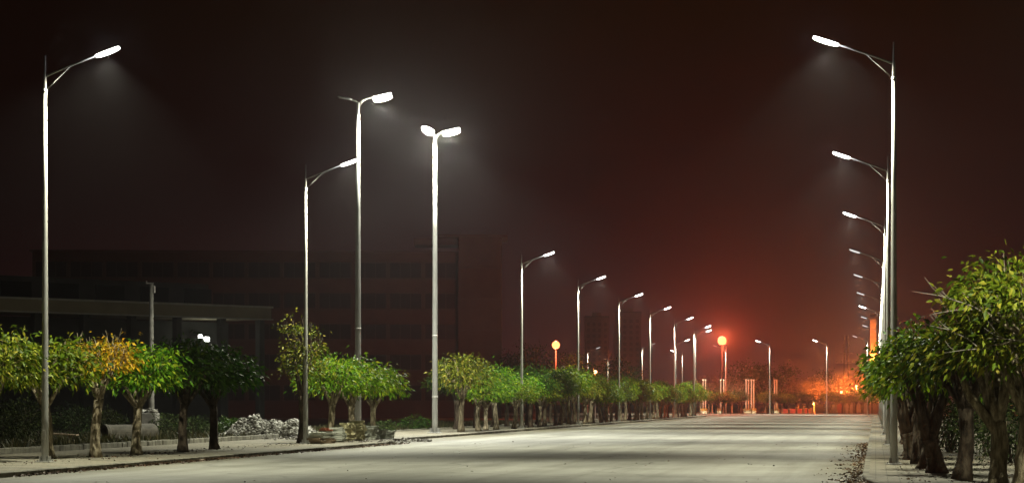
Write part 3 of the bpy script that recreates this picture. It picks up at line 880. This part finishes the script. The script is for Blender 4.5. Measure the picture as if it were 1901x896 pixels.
# ------------------------------------------------------------------ things around the far side
# pale columns
def column_obj(px, d, H, label):
    t = thing('column', label, 'column', at(px, d), group='pale columns across the junction')
    bm = bmesh.new(); lathe(bm, [(0.13, 0.3), (0.12, 1.5), (0.11, H - 0.25), (0.15, H - 0.2), (0.15, H)], 14); obj('shaft', bm, M['column'], t, True)
    bm = bmesh.new(); box(bm, (0, 0, 0.15), (0.6, 0.6, 0.3), bevel=0.03); obj('plinth', bm, M['concrete'], t)
for i, px in enumerate([1305, 1309.5, 1338.2, 1343.6, 1385.3, 1389.6, 1395, 1399.5, 1438, 1442]):
    column_obj(px, 407 + (i % 2) * 0.6, 5.7, '%s pale slender column from the left across the junction' % ORD[i])

UP = bpy.data.lights.new('uplight', 'SPOT'); UP.energy = 60; UP.color = (1.0, 0.82, 0.5); UP.spot_size = math.radians(80); UP.spot_blend = 0.6; UP.shadow_soft_size = 0.1
def planter(px, d, wid, label):
    t = thing('planter', label, 'planter', at(px, d), group='lit planters across the junction')
    bm = bmesh.new(); box(bm, (0, 0, 0.22), (wid, 0.7, 0.44), bevel=0.05); box(bm, (0, 0, 0.47), (wid + 0.1, 0.8, 0.07), bevel=0.02); obj('box', bm, M['column'], t)
    n = 220
    cen = np.stack([RNG.uniform(-wid / 2, wid / 2, n), RNG.uniform(-.3, .3, n), RNG.uniform(0.5, 0.85, n)], 1)
    leaf_obj('flowers', cen, RNG.normal(size=(n, 3)) + np.array([0, 0, 0.8]), RNG.uniform(.12, .25, n), RNG.uniform(.06, .12, n), M['petal'], t)
    bm = bmesh.new(); lathe(bm, [(0.1, 0), (0.12, 0.15), (0.08, 0.18)], 10); u = obj('uplight', bm, M['housing'], t); u.location = (0, -1.0, 0)
    light('light_source', UP, (0, -1.3, 0.3), t, (math.radians(80), 0, 0))
planter(1307, 399, 1.1, 'leftmost low planter lit yellow across the junction')
planter(1338, 399, 1.2, 'low planter lit yellow at the foot of the red mast')
planter(1388, 399, 1.5, 'wide low planter lit orange before the brightest columns')
planter(1400, 399.5, 0.7, 'small low planter just right of the wide orange lit one')
planter(1440, 399, 1.2, 'low planter lit orange just right of the lone lamp')

# power poles, tower, boundary wall
t = thing('power_pole', 'twin post power pole with cross arms above the orange trees', 'power pole', at(1571, 470))
bm = bmesh.new()
H = zof(622, 470)
for s_ in (-1, 1): tube(bm, [(s_ * 0.45, 0, 0), (s_ * 0.33, 0, H)], [0.2, 0.12], 10)
obj('post', bm, M['concrete'], t, True)
bm = bmesh.new()
for py, wd_ in ((673, 2.0), (655, 1.2), (640, 0.8)):
    box(bm, (0, 0, zof(py, 470)), (2 * wd_, 0.16, 0.16))
obj('cross_arm', bm, M['steel'], t)
bm = bmesh.new()
for q in (-1.8, -0.9, 0.9, 1.8): lathe(bm, [(0.06, zof(673, 470) + 0.09), (0.1, zof(673, 470) + 0.15), (0.1, zof(673, 470) + 0.35), (0.04, zof(673, 470) + 0.4)], 8, (q, 0))
obj('insulator', bm, M['concrete'], t)
t = thing('power_pole', 'small power pole with cross arm before the apartment towers', 'power pole', at(1129, 420))
bm = bmesh.new(); tube(bm, [(0, 0, 0), (0, 0, zof(650, 420))], [0.2, 0.13], 10); obj('post', bm, M['concrete'], t, True)
bm = bmesh.new(); box(bm, (0, 0, zof(666, 420)), (1.5, 0.14, 0.14)); box(bm, (0, 0, zof(657, 420)), (0.9, 0.14, 0.14)); obj('cross_arm', bm, M['steel'], t)

t = thing('tower', 'tall narrow orange lit tower behind the right row lamp posts', 'tower', at(1621, 425))
H = zof(592, 425)
bm = bmesh.new(); box(bm, (0, 0, H / 2), (1.1, 1.1, H), bevel=0.06)
for z in np.arange(2.5, H, 2.6): box(bm, (0, 0, z), (1.24, 1.24, 0.14))
obj('shaft', bm, M['column'], t)
bm = bmesh.new(); box(bm, (0, 0, H + 0.2), (1.7, 1.7, 0.4), bevel=0.05); box(bm, (0, 0, H + 0.65), (1.0, 1.0, 0.5), bevel=0.05); obj('cap', bm, M['facade_grey'], t)
SODT = SOD.copy(); SODT.energy = 1600
for z in (zof(668, 425),):
    bm = bmesh.new(); box(bm, (0, -1.0, z), (0.5, 0.3, 0.3), bevel=0.04); f_ = obj('floodlight', bm, M['housing'], t)
    bm = bmesh.new(); tube(bm, [(0, -0.5, z), (0, -0.9, z)], 0.05, 6); obj('bracket', bm, M['steel'], f_)
    light('light_source', SODT, (0, -1.25, z + 0.45), t)

bm = bmesh.new()
a, b = at(1568, 403), at(1652, 403)
def wallseg(name, p0, p1, n, h, mat, label):
    t = thing(name, label, 'wall', p0, math.atan2(p1.y - p0.y, p1.x - p0.x))
    Lw = (p1 - p0).length; st = Lw / n
    bm = bmesh.new()
    for i in range(n): box(bm, (st * (i + .5), 0, h * 0.46), (st - 0.3, 0.16, h * 0.92))
    box(bm, (Lw / 2, 0, 0.15), (Lw, 0.2, 0.3))
    obj('panel', bm, mat, t)
    for i in range(n + 1):
        bm = bmesh.new(); box(bm, (st * i, 0, h / 2), (0.3, 0.3, h), bevel=0.02); box(bm, (st * i, 0, h + 0.05), (0.4, 0.4, 0.1), bevel=0.02); obj('pier', bm, M['concrete'], t)
wallseg('boundary_wall', a, b, 5, 1.9, M['wall_pale'], 'pale boundary wall behind the small trees at the far right')
wallseg('boundary_wall', at(1552, 402), at(1567, 402), 1, 1.9, M['wall_red'], 'short red wall panel left of the pale boundary wall')
wallseg('boundary_wall', at(1452, 410), at(1506, 410), 4, 0.9, M['wall_red'], 'low reddish wall behind the trees between the lone lamps')
del bm

# ------------------------------------------------------------------ buildings
def bay_building(name, label, loc, rz, nb, bw, floors, fh, z0, depth, wall, top=1.2, sill=1.7, winh=1.9, hgap=0.35):
    """long block: spandrels + piers as wall, each bay's window a part with a pane"""
    t = thing(name, label, 'building', loc, rz)
    Lw = nb * bw; H = z0 + floors * fh + top
    bm = bmesh.new()
    box(bm, (Lw / 2, depth / 2 + 0.3, H / 2 - 0.05), (Lw - 0.02, depth - 0.6, H - 0.1))
    box(bm, (Lw / 2, 0.17, z0 / 2), (Lw, 0.34, z0))
    for f in range(floors):
        z = z0 + f * fh
        box(bm, (Lw / 2, 0.15, z + sill / 2), (Lw, 0.3, sill))
        if sill + winh < fh: box(bm, (Lw / 2, 0.15, z + (sill + winh + fh) / 2), (Lw, 0.3, fh - sill - winh))
        for b in range(nb + 1): box(bm, (min(max(b * bw, hgap / 2), Lw - hgap / 2), 0.16, z + sill + winh / 2), (hgap, 0.28, winh))
        box(bm, (Lw / 2, -0.04, z + sill - 0.06), (Lw + 0.1, 0.24, 0.12))
    box(bm, (Lw / 2, 0.16, H - top / 2), (Lw, 0.32, top))
    obj('wall', bm, wall, t)
    bm = bmesh.new(); box(bm, (Lw / 2, depth / 2, H + 0.1), (Lw + 0.6, depth + 0.6, 0.2)); obj('roof', bm, M['facade_grey'], t)
    fm = None
    for f in range(floors):
        for b in range(nb):
            if fm is None:
                bm = bmesh.new()
                w_ = bw - hgap
                for q in (0, 0.33, 0.66, 1): box(bm, (-w_ / 2 + 0.04 + q * (w_ - 0.08), 0, 0), (0.07, 0.08, winh - 0.02))
                for s_ in (-1, 1): box(bm, (0, 0, s_ * (winh / 2 - 0.05)), (w_ - 0.02, 0.06, 0.07))
                wn = obj('window', bm, M['facade_grey'], t); fm = wn
                bm = bmesh.new(); box(bm, (0, 0.01, 0), (w_ - 0.04, 0.02, winh - 0.04)); gp = obj('pane', bm, M['glass'], wn)
            else:
                wn = fm.copy(); C.objects.link(wn); wn.parent = t
                g2 = gp.copy(); C.objects.link(g2); g2.parent = wn
            wn.location = ((b + 0.5) * bw, 0.2, z0 + f * fh + sill + winh / 2)
    return t

d0 = 290
pa, pb = at(60, d0 - 3), at(851, d0)
Lw = (pb - pa).length
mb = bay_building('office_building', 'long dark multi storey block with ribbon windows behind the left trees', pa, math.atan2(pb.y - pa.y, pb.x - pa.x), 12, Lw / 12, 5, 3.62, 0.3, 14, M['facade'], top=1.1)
# stair tower at the right end, with plain wall and floor lines
pc, pd = at(851, d0 - 1.0), at(931, d0 - 1.0)
t = thing('stair_tower', 'plain dark stair tower closing the right end of the long block', 'building', pc, math.atan2(pd.y - pc.y, pd.x - pc.x))
W = (pd - pc).length; H = zof(441, d0)
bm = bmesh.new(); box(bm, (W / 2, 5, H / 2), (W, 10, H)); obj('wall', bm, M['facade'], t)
for py in (497, 555, 612):
    bm = bmesh.new(); box(bm, (W / 2, -0.02, zof(py, d0)), (W + 0.06, 0.3, 0.22)); obj('string_course', bm, M['facade_grey'], t)
bm = bmesh.new(); box(bm, (W / 2 - 1.0, 5, H + 0.15), (W + 3.4, 10.6, 0.3)); obj('roof', bm, M['facade_grey'], t)
bm = bmesh.new(); box(bm, (-2.7, 4, (zof(466, d0) + H) / 2 + 0.35), (5.2, 6, H - zof(466, d0) - 0.8)); obj('plant_room', bm, M['facade_grey'], t)

# low building with long canopy
qa, qb = at(-330, 161), at(490, 188)
Lc = (qb - qa).length
t = thing('canopy_building', 'low dark building with a long pale projecting canopy at the far left', 'building', qa, math.atan2(qb.y - qa.y, qb.x - qa.x))
zc = 9.1
bm = bmesh.new(); box(bm, (Lc / 2, 9, 4.0), (Lc - 0.5, 10, 7.98)); box(bm, (Lc / 2, 10, 9.9), (Lc - 2, 9, 2.2)); obj('wall', bm, M['facade_grey'], t)
bm = bmesh.new(); box(bm, (Lc / 2, 2.6, zc - 0.5), (Lc, 7, 0.95), bevel=0.03); cn = obj('canopy', bm, M['canopy'], t)
bm = bmesh.new(); box(bm, (Lc / 2, -0.98, zc - 0.04), (Lc + 0.1, 0.18, 0.14)); box(bm, (Lc / 2, -0.98, zc - 0.98), (Lc + 0.1, 0.18, 0.1)); obj('trim', bm, M['wall_pale'], cn)
n = 9; st = Lc / n
for i in range(n + 1):
    bm = bmesh.new(); box(bm, (min(max(i * st, 0.4), Lc - 0.4), 0, (zc - 1) / 2), (0.5, 0.5, zc - 1)); obj('column', bm, M['facade_grey'], t)
for i in range(n):
    bm = bmesh.new(); box(bm, (st * (i + .5), 3.96, 4.6), (2.4, 0.1, 1.9)); wn = obj('window', bm, M['facade_grey'], t)
    bm = bmesh.new()
    for s_ in (-1, 1): box(bm, (st * (i + .5) + s_ * 0.58, 3.93, 4.6), (1.08, 0.1, 1.74))
    obj('pane', bm, M['glass'], wn)
    bm = bmesh.new(); box(bm, (st * (i + .5), 5.46, 10.0), (2.6, 0.12, 1.2)); obj('window', bm, M['glass'], t)
# two small wall floodlights lit under the canopy
WL = bpy.data.lights.new('wall_light', 'POINT'); WL.energy = 30; WL.color = (0.9, 1, 0.8); WL.shadow_soft_size = 0.15
for px, py, r, lb in [(372, 624, 0.24, 'small white lamp under the canopy, left of the lit pair'), (385, 629, 0.3, 'small white lamp under the canopy, right of the lit pair')]:
    p = at(px, 187.2); z = zof(py, 187.2)
    l_ = thing('wall_lamp', lb, 'lamp', (p.x, p.y, z), math.atan2(qb.y - qa.y, qb.x - qa.x), group='two lit lamps under the canopy')
    bm = bmesh.new(); box(bm, (0, 0.12, 0), (r * 1.6, 0.16, r * 1.3), bevel=0.03); box(bm, (0, 1.0, 0), (0.06, 1.6, 0.06)); obj('housing', bm, M['housing'], l_)
    bm = bmesh.new(); box(bm, (0, 0.02, 0), (r * 1.4, 0.06, r * 1.1), bevel=0.02); obj('lens', bm, M['lens'], l_)
    light('light_source', WL, (0, -0.3, -0.1), l_)

# distant apartment towers
for px0, px1, py, d, lb in [(1086, 1130, 588, 1250, 'left of two distant apartment towers in the red haze'), (1141, 1190, 580, 1290, 'right of two distant apartment towers in the red haze')]:
    a, b = at(px0, d), at(px1, d)
    t = thing('apartment_tower', lb, 'building', a, YAW)
    W = (b - a).length; H = zof(py, d)
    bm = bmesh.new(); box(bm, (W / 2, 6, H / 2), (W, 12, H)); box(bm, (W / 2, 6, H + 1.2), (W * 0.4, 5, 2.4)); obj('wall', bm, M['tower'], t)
    bm = bmesh.new(); box(bm, (W / 2, 6, H + 0.25), (W + 0.6, 12.6, 0.5)); obj('roof', bm, M['facade_grey'], t)
    src = None
    for fz in np.arange(3.0, H - 2, 3.0):
        for u in (0.14, 0.38, 0.62, 0.86):
            if src is None:
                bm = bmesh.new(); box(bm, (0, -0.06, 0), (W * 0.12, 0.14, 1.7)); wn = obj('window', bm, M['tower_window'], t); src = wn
            else:
                wn = src.copy(); C.objects.link(wn); wn.parent = t
            wn.location = (W * u, 0, fz)

# ------------------------------------------------------------------ left foreground clutter
# utility pole
p = at(281, 137)
t = thing('utility_pole', 'short pale concrete pole behind the left trees with a small bracket on top', 'pole', p)
H = zof(527, 137)
bm = bmesh.new(); lathe(bm, [(0.18, 0), (0.15, 3), (0.115, H)], 14); obj('post', bm, M['concrete'], t, True)
bm = bmesh.new(); box(bm, (-0.08, -0.05, H + 0.04), (0.42, 0.06, 0.06)); box(bm, (-0.26, -0.05, H + 0.12), (0.05, 0.05, 0.14)); box(bm, (0.17, 0.0, H - 0.3), (0.1, 0.14, 0.4), bevel=0.02); obj('bracket', bm, M['steel'], t)

# concrete pipes
def pipe(loc, rz, R, Ln, label):
    bm = bmesh.new()
    n = 28; rings = []
    for r, x in ((R * 0.8, 0), (R * 1.06, 0), (R * 1.06, 0.14), (R, 0.18), (R, Ln), (R * 0.8, Ln)):
        rings.append([bm.verts.new((x, r * math.cos(2 * PI * k / n), R + r * math.sin(2 * PI * k / n))) for k in range(n)])
    rings.append(rings[0])
    for a, b in zip(rings[:-1], rings[1:]):
        for k in range(n): bm.faces.new((a[k], a[(k + 1) % n], b[(k + 1) % n], b[k]))
    o = obj('concrete_pipe', bm, M['pipe'], None, False)
    o.location = loc; o.rotation_euler = (0, 0, rz)
    tag(o, label, 'pipe', 'concrete pipes on the dirt')
p = gnd(192, 822, 0.0); pipe((p.x, p.y, 0.0), 0.85, 0.40, 1.55, 'large concrete pipe lying with open end between two trunks')
p = at(247, 107); pipe((p.x, p.y, 0.0), 1.0, 0.42, 1.1, 'concrete pipe half hidden behind the pale trunked green tree')
p = at(112, 104)
bm = bmesh.new(); box(bm, (0, 0, 0.42), (1.5, 0.5, 0.06), Matrix.Rotation(0.05, 3, 'Y'), bevel=0.01); box(bm, (-.5, 0, 0.2), (0.2, 0.4, 0.4), bevel=.02); box(bm, (.5, 0, 0.18), (0.2, 0.4, 0.36), bevel=.02)
o = obj('plank_bench', bm, M['slab_brown']); o.location = p; tag(o, 'low brown plank lying on blocks left of the concrete pipe', 'plank')

def chunks(n, fn, smin, smax):
    vs_, fs_ = [], []
    cube = np.array([[-1, -1, -1], [1, -1, -1], [1, 1, -1], [-1, 1, -1], [-1, -1, 1], [1, -1, 1], [1, 1, 1], [-1, 1, 1]]) * 0.5
    quad = np.array([[0, 3, 2, 1], [4, 5, 6, 7], [0, 1, 5, 4], [1, 2, 6, 5], [2, 3, 7, 6], [3, 0, 4, 7]])
    for i in range(n):
        c = np.array(fn())
        s = random.uniform(smin, smax) * np.array([random.uniform(.6, 1.5), random.uniform(.6, 1.5), random.uniform(.3, .9)])
        v = cube * s * (1 + RNG.uniform(-.25, .25, (8, 3)))
        e = Matrix.Rotation(random.uniform(0, 6), 3, 'Z') @ Matrix.Rotation(random.uniform(-.8, .8), 3, 'X') @ Matrix.Rotation(random.uniform(-.8, .8), 3, 'Y')
        v = v @ np.array(e).T + c
        vs_.append(v); fs_.append(quad + 8 * i)
    return np.concatenate(vs_), np.concatenate(fs_)

p = gnd(500, 811)
def heap():
    u = random.uniform(-2.25, 2.25); v = random.uniform(-1.1, 1.1)
    prof = max(0, 1 - (v / 1.15) ** 2)
    ridge = np.interp(u, [-2.3, -1.75, -1.15, -0.6, 0.3, 1.1, 1.7, 2.3], [0.0, 0.45, 0.95, 0.85, 0.62, 0.72, 0.5, 0.0]) * (1 + 0.12 * math.sin(u * 7) + 0.06 * math.sin(u * 17))
    hh = ridge * prof
    return (u, v, 0.08 + hh * random.uniform(0.8, 1.0))
v, f = chunks(4200, heap, 0.03, 0.15)
o = mesh_obj('rubble_heap', np_mesh('rubble_heap', v, f), M['rubble']); o.location = (p.x - 0.1, p.y + 0.6, 0.1); o.rotation_euler = (0, 0, 0.05)
tag(o, 'long heap of pale broken rubble left of the second lamp post', 'rubble', kind='stuff')
p2 = at(278, 133)
t = thing('rubble_block', 'square concrete block topped with rubble below the short pole', 'block', p2)
bm = bmesh.new(); box(bm, (0, 0, 0.6), (0.9, 0.8, 1.2), bevel=0.04); obj('block', bm, M['concrete'], t)
v, f = chunks(40, lambda: (random.uniform(-.4, .4), random.uniform(-.35, .35), 1.22 + random.uniform(0, .12)), 0.1, 0.22)
mesh_obj('debris', np_mesh('debris', v, f), M['rubble'], t)

# stacks of paving slabs, each slab its own object
stacks = [  # px, py, columns width, n slabs, slab size, material, label
    (588, 823, 6, (0.55, 0.42, 0.075), 'slab_brown', 'brown paving slab in the stack touching the second lamp post'),
    (606, 822, 7, (0.52, 0.40, 0.07), 'slab_brown', 'brown paving slab in the stack under the red bricks'),
    (626, 820, 8, (0.6, 0.45, 0.075), 'slab_grey', 'grey paving slab in the middle leaning stack'),
    (646, 818, 9, (0.6, 0.45, 0.085), 'slab_yellow', 'pale yellowish slab in the tall stack left of the tall lamp'),
    (664, 817, 10, (0.62, 0.45, 0.085), 'slab_yellow', 'pale yellowish slab in the tallest stack before the tall lamp'),
    (688, 815, 7, (0.6, 0.42, 0.085), 'slab_grey', 'grey green slab in the stack right of the tall lamp'),
    (704, 814, 5, (0.55, 0.42, 0.085), 'slab_grey', 'grey green slab in the low stack under the round tree'),
    (722, 813, 4, (0.5, 0.4, 0.09), 'slab_grey', 'grey slab in the small end stack by the kerb corner'),
]
for px, py, n, (a, b, h), mt, lb in stacks:
    p = gnd(px, py - 0.0)
    z = 0.126
    me = None
    for i in range(n):
        if me is None or i == n // 2:
            bm = bmesh.new(); box(bm, (0, 0, h / 2), (a, b, h), bevel=0.012)
            for v_ in bm.verts: v_.co += Vector((random.uniform(-.015, .015), random.uniform(-.015, .015), 0))
            o = obj('paving_slab', bm, M[mt] if random.random() < 0.75 else M['slab_grey']); me = o
        else:
            o = me.copy(); C.objects.link(o)
        o.location = (p.x + random.uniform(-.07, .07), p.y + random.uniform(-.06, .06), z)
        o.rotation_euler = (0, 0, random.uniform(-.3, .3))
        z += h + 0.001
        tag(o, lb, 'paving slab', 'paving slabs: ' + lb.split(' in the ')[1])
# small loose stack filler: red bricks on the second stack
p = gnd(606, 822); me = None
zt = 0.126 + 7 * 0.071
for i in range(8):
    if me is None:
        bm = bmesh.new(); box(bm, (0, 0, 0.03), (0.2, 0.1, 0.058), bevel=0.006); o = obj('brick', bm, M['brick_red']); me = o
    else:
        o = me.copy(); C.objects.link(o)
    lay = 0 if i < 5 else 1
    o.location = (p.x - 0.2 + (i % 5) * 0.105 + lay * 0.05, p.y - 0.08 + (i % 2) * 0.04, zt + lay * 0.06)
    o.rotation_euler = (0, 0, 1.4 + random.uniform(-.3, .3))
    tag(o, 'red brick lying on top of a brown slab stack', 'brick', 'red bricks on a slab stack')
v, f = chunks(130, lambda: ((lambda q: (q.x + random.gauss(0, .35), q.y - 0.6 + random.gauss(0, .5), 0.13))(gnd(random.uniform(570, 740), 820 - 8 * random.random()))), 0.03, 0.12)
tag(mesh_obj('rubble', np_mesh('rubble', v, f), M['rubble']), 'small broken pieces scattered round the slab stacks', 'rubble', kind='stuff')
v, f = chunks(220, lambda: ((lambda q: (q.x, q.y, 0.14))(gnd(random.triangular(425, 600, 540), random.triangular(806, 817, 810)))), 0.03, 0.13)
tag(mesh_obj('rubble', np_mesh('rubble', v, f), M['rubble']), 'loose pale rubble spilling from the heap onto the pavement', 'rubble', kind='stuff')
v, f = chunks(90, lambda: ((lambda q: (q.x, q.y, 0.02))(gnd(random.uniform(740, 800), random.uniform(811, 815)))), 0.05, 0.16)
tag(mesh_obj('rubble', np_mesh('rubble', v, f), M['rubble']), 'pale rubble strewn along the kerb below the twin headed lamp', 'rubble', kind='stuff')

# shrubs and weeds
def shrub(px, d, R, H, mat, label, seed, n=900, z=0.0):
    global RNG
    RNG = np.random.default_rng(seed)
    t = thing('shrub', label, 'shrub', at(px, d, z))
    random.seed(seed)
    bm = bmesh.new()
    for k in range(9):
        a = random.uniform(0, 6.3); r = R * random.uniform(.2, .7)
        tube(bm, [(0.05 * math.cos(a), 0.05 * math.sin(a), 0), (r * .5 * math.cos(a), r * .5 * math.sin(a), H * .45), (r * math.cos(a), r * math.sin(a), H * .8)], [0.025, 0.016, 0.006], 5)
    obj('stem', bm, M['bark_dark'], t)
    u = RNG.normal(size=(n, 3)); u /= np.linalg.norm(u, axis=1, keepdims=True)
    rr = RNG.random(n) ** 0.45
    lump = 1 + 0.25 * np.sin(u[:, 0] * 5 + seed) * np.cos(u[:, 1] * 4)
    cen = u * (rr * lump)[:, None] * np.array([R, R, H * 0.5]) + np.array([0, 0, H * 0.5])
    cen[:, 2] = np.maximum(cen[:, 2], 0.03)
    leaf_obj('foliage', cen, u + RNG.normal(size=(n, 3)) * .5, RNG.uniform(.09, .2, n), RNG.uniform(.03, .07, n), M[mat], t)
shrub(428, 117, 0.8, 1.05, 'leaf_dark', 'bushy green shrub at the left foot of the rubble heap', 61, 1500)
shrub(462, 118, 0.65, 0.9, 'leaf_dark', 'smaller green shrub in front of the rubble heap', 62, 1100)
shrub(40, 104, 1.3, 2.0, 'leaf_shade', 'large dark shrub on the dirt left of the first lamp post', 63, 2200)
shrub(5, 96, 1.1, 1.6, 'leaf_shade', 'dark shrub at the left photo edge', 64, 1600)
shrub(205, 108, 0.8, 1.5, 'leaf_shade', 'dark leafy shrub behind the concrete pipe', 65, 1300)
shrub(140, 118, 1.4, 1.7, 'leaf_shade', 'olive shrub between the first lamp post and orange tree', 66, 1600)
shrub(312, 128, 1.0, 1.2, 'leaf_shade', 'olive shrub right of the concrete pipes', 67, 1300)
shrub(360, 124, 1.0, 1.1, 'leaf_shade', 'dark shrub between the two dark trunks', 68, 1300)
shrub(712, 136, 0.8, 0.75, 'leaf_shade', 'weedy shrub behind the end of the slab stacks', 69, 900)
shrub(770, 150, 1.1, 1.0, 'leaf_dark', 'weedy dark shrub left of the twin headed lamp', 70, 900)
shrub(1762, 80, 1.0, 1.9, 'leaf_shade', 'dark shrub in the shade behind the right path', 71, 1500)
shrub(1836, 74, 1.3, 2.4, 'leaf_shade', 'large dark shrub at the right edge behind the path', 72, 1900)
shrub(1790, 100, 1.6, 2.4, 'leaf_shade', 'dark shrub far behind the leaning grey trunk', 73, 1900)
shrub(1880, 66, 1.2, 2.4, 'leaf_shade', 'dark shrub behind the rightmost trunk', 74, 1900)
random.seed(99); RNG = np.random.default_rng(99)
def blades(name, n, xr, yr, hr, label, z=0.0, mat='grass', clump=1.0):
    nx = max(1, n // 14)
    cx = RNG.uniform(*xr, nx); cy = RNG.uniform(*yr, nx)
    i = RNG.integers(0, nx, n)
    cen = np.stack([cx[i] + RNG.normal(0, .16 * clump, n), cy[i] + RNG.normal(0, .16 * clump, n), np.full(n, z)], 1)
    d = np.stack([RNG.normal(0, .35, n), RNG.normal(0, .35, n), np.ones(n)], 1)
    h = RNG.uniform(*hr, n) * RNG.uniform(.5, 1, nx)[i]
    return tag(leaf_obj(name, cen, d, h, h * 0.07 + 0.008, M[mat]), label, 'weeds', kind='stuff')
blades('weeds', 26000, (-40, -27.8), (58, 150), (0.2, 0.75), 'rough weeds and grass covering the dirt on the left')
blades('weeds', 9000, (-36, -27.8), (120, 200), (0.2, 0.7), 'rough weeds behind the left pavement beyond the slab stacks')
blades('weeds', 9000, (6.7, 14), (55, 140), (0.2, 0.6), 'rough weeds on the dark ground right of the path')

# fallen leaves
def litter(n, fx, label, s=(0.04, 0.11)):
    P = np.array([fx() for _ in range(n)])
    d = RNG.normal(size=(n, 3)); d[:, 2] *= 0.25
    l = RNG.uniform(*s, n)
    return tag(leaf_obj('leaf_litter', P, d, l, l * 0.55, M['litter']), label, 'leaves', kind='stuff')
def gr():
    y = 46 + 60 * random.random() ** 1.7
    w_ = abs(random.gauss(0, 0.26)) * (1 + (0.6 * math.sin(y * 1.3)))
    xk = -0.3 if y > 56 else np.interp(y, [45, 49, 52.6, 56], [0.65, 0.1, -0.2, -0.3])
    return (xk - 0.04 - w_, y, 0.03 + 0.05 * random.random() * math.exp(-w_ * 4))
litter(1900, gr, 'brown fallen leaves drifted along the right hand gutter', (0.03, 0.11))
litter(1500, lambda: (-19.97 + abs(random.gauss(0, 0.12)), 55 + 48 * random.random(), 0.02 + .03 * random.random()), 'fallen leaves lying along the left hand gutter', (0.04, 0.13))
litter(900, lambda: (random.uniform(0.5, 4.5), 43 + 40 * random.random(), 0.135), 'fallen leaves under the right hand trees')
litter(500, lambda: (-22.7 + random.gauss(0, 0.7), 60 + 50 * random.random(), 0.135), 'fallen leaves under the left hand trees')
litter(130, lambda: (random.uniform(-18, -1), 50 + 60 * random.random(), 0.015), 'stray leaves scattered on the carriageway', (0.03, 0.09))

# ------------------------------------------------------------------ render settings
sc.view_settings.view_transform = 'Standard'
sc.view_settings.look = 'None'
sc.view_settings.exposure = 0
sc.cycles.use_denoising = True
sc.cycles.max_bounces = 6
sc.cycles.diffuse_bounces = 2
sc.cycles.volume_bounces = 0
sc.cycles.transparent_max_bounces = 4
sc.cycles.sample_clamp_indirect = 2.0
sc.cycles.sample_clamp_direct = 0.0
sc.cycles.use_adaptive_sampling = True
sc.cycles.adaptive_threshold = 0.015
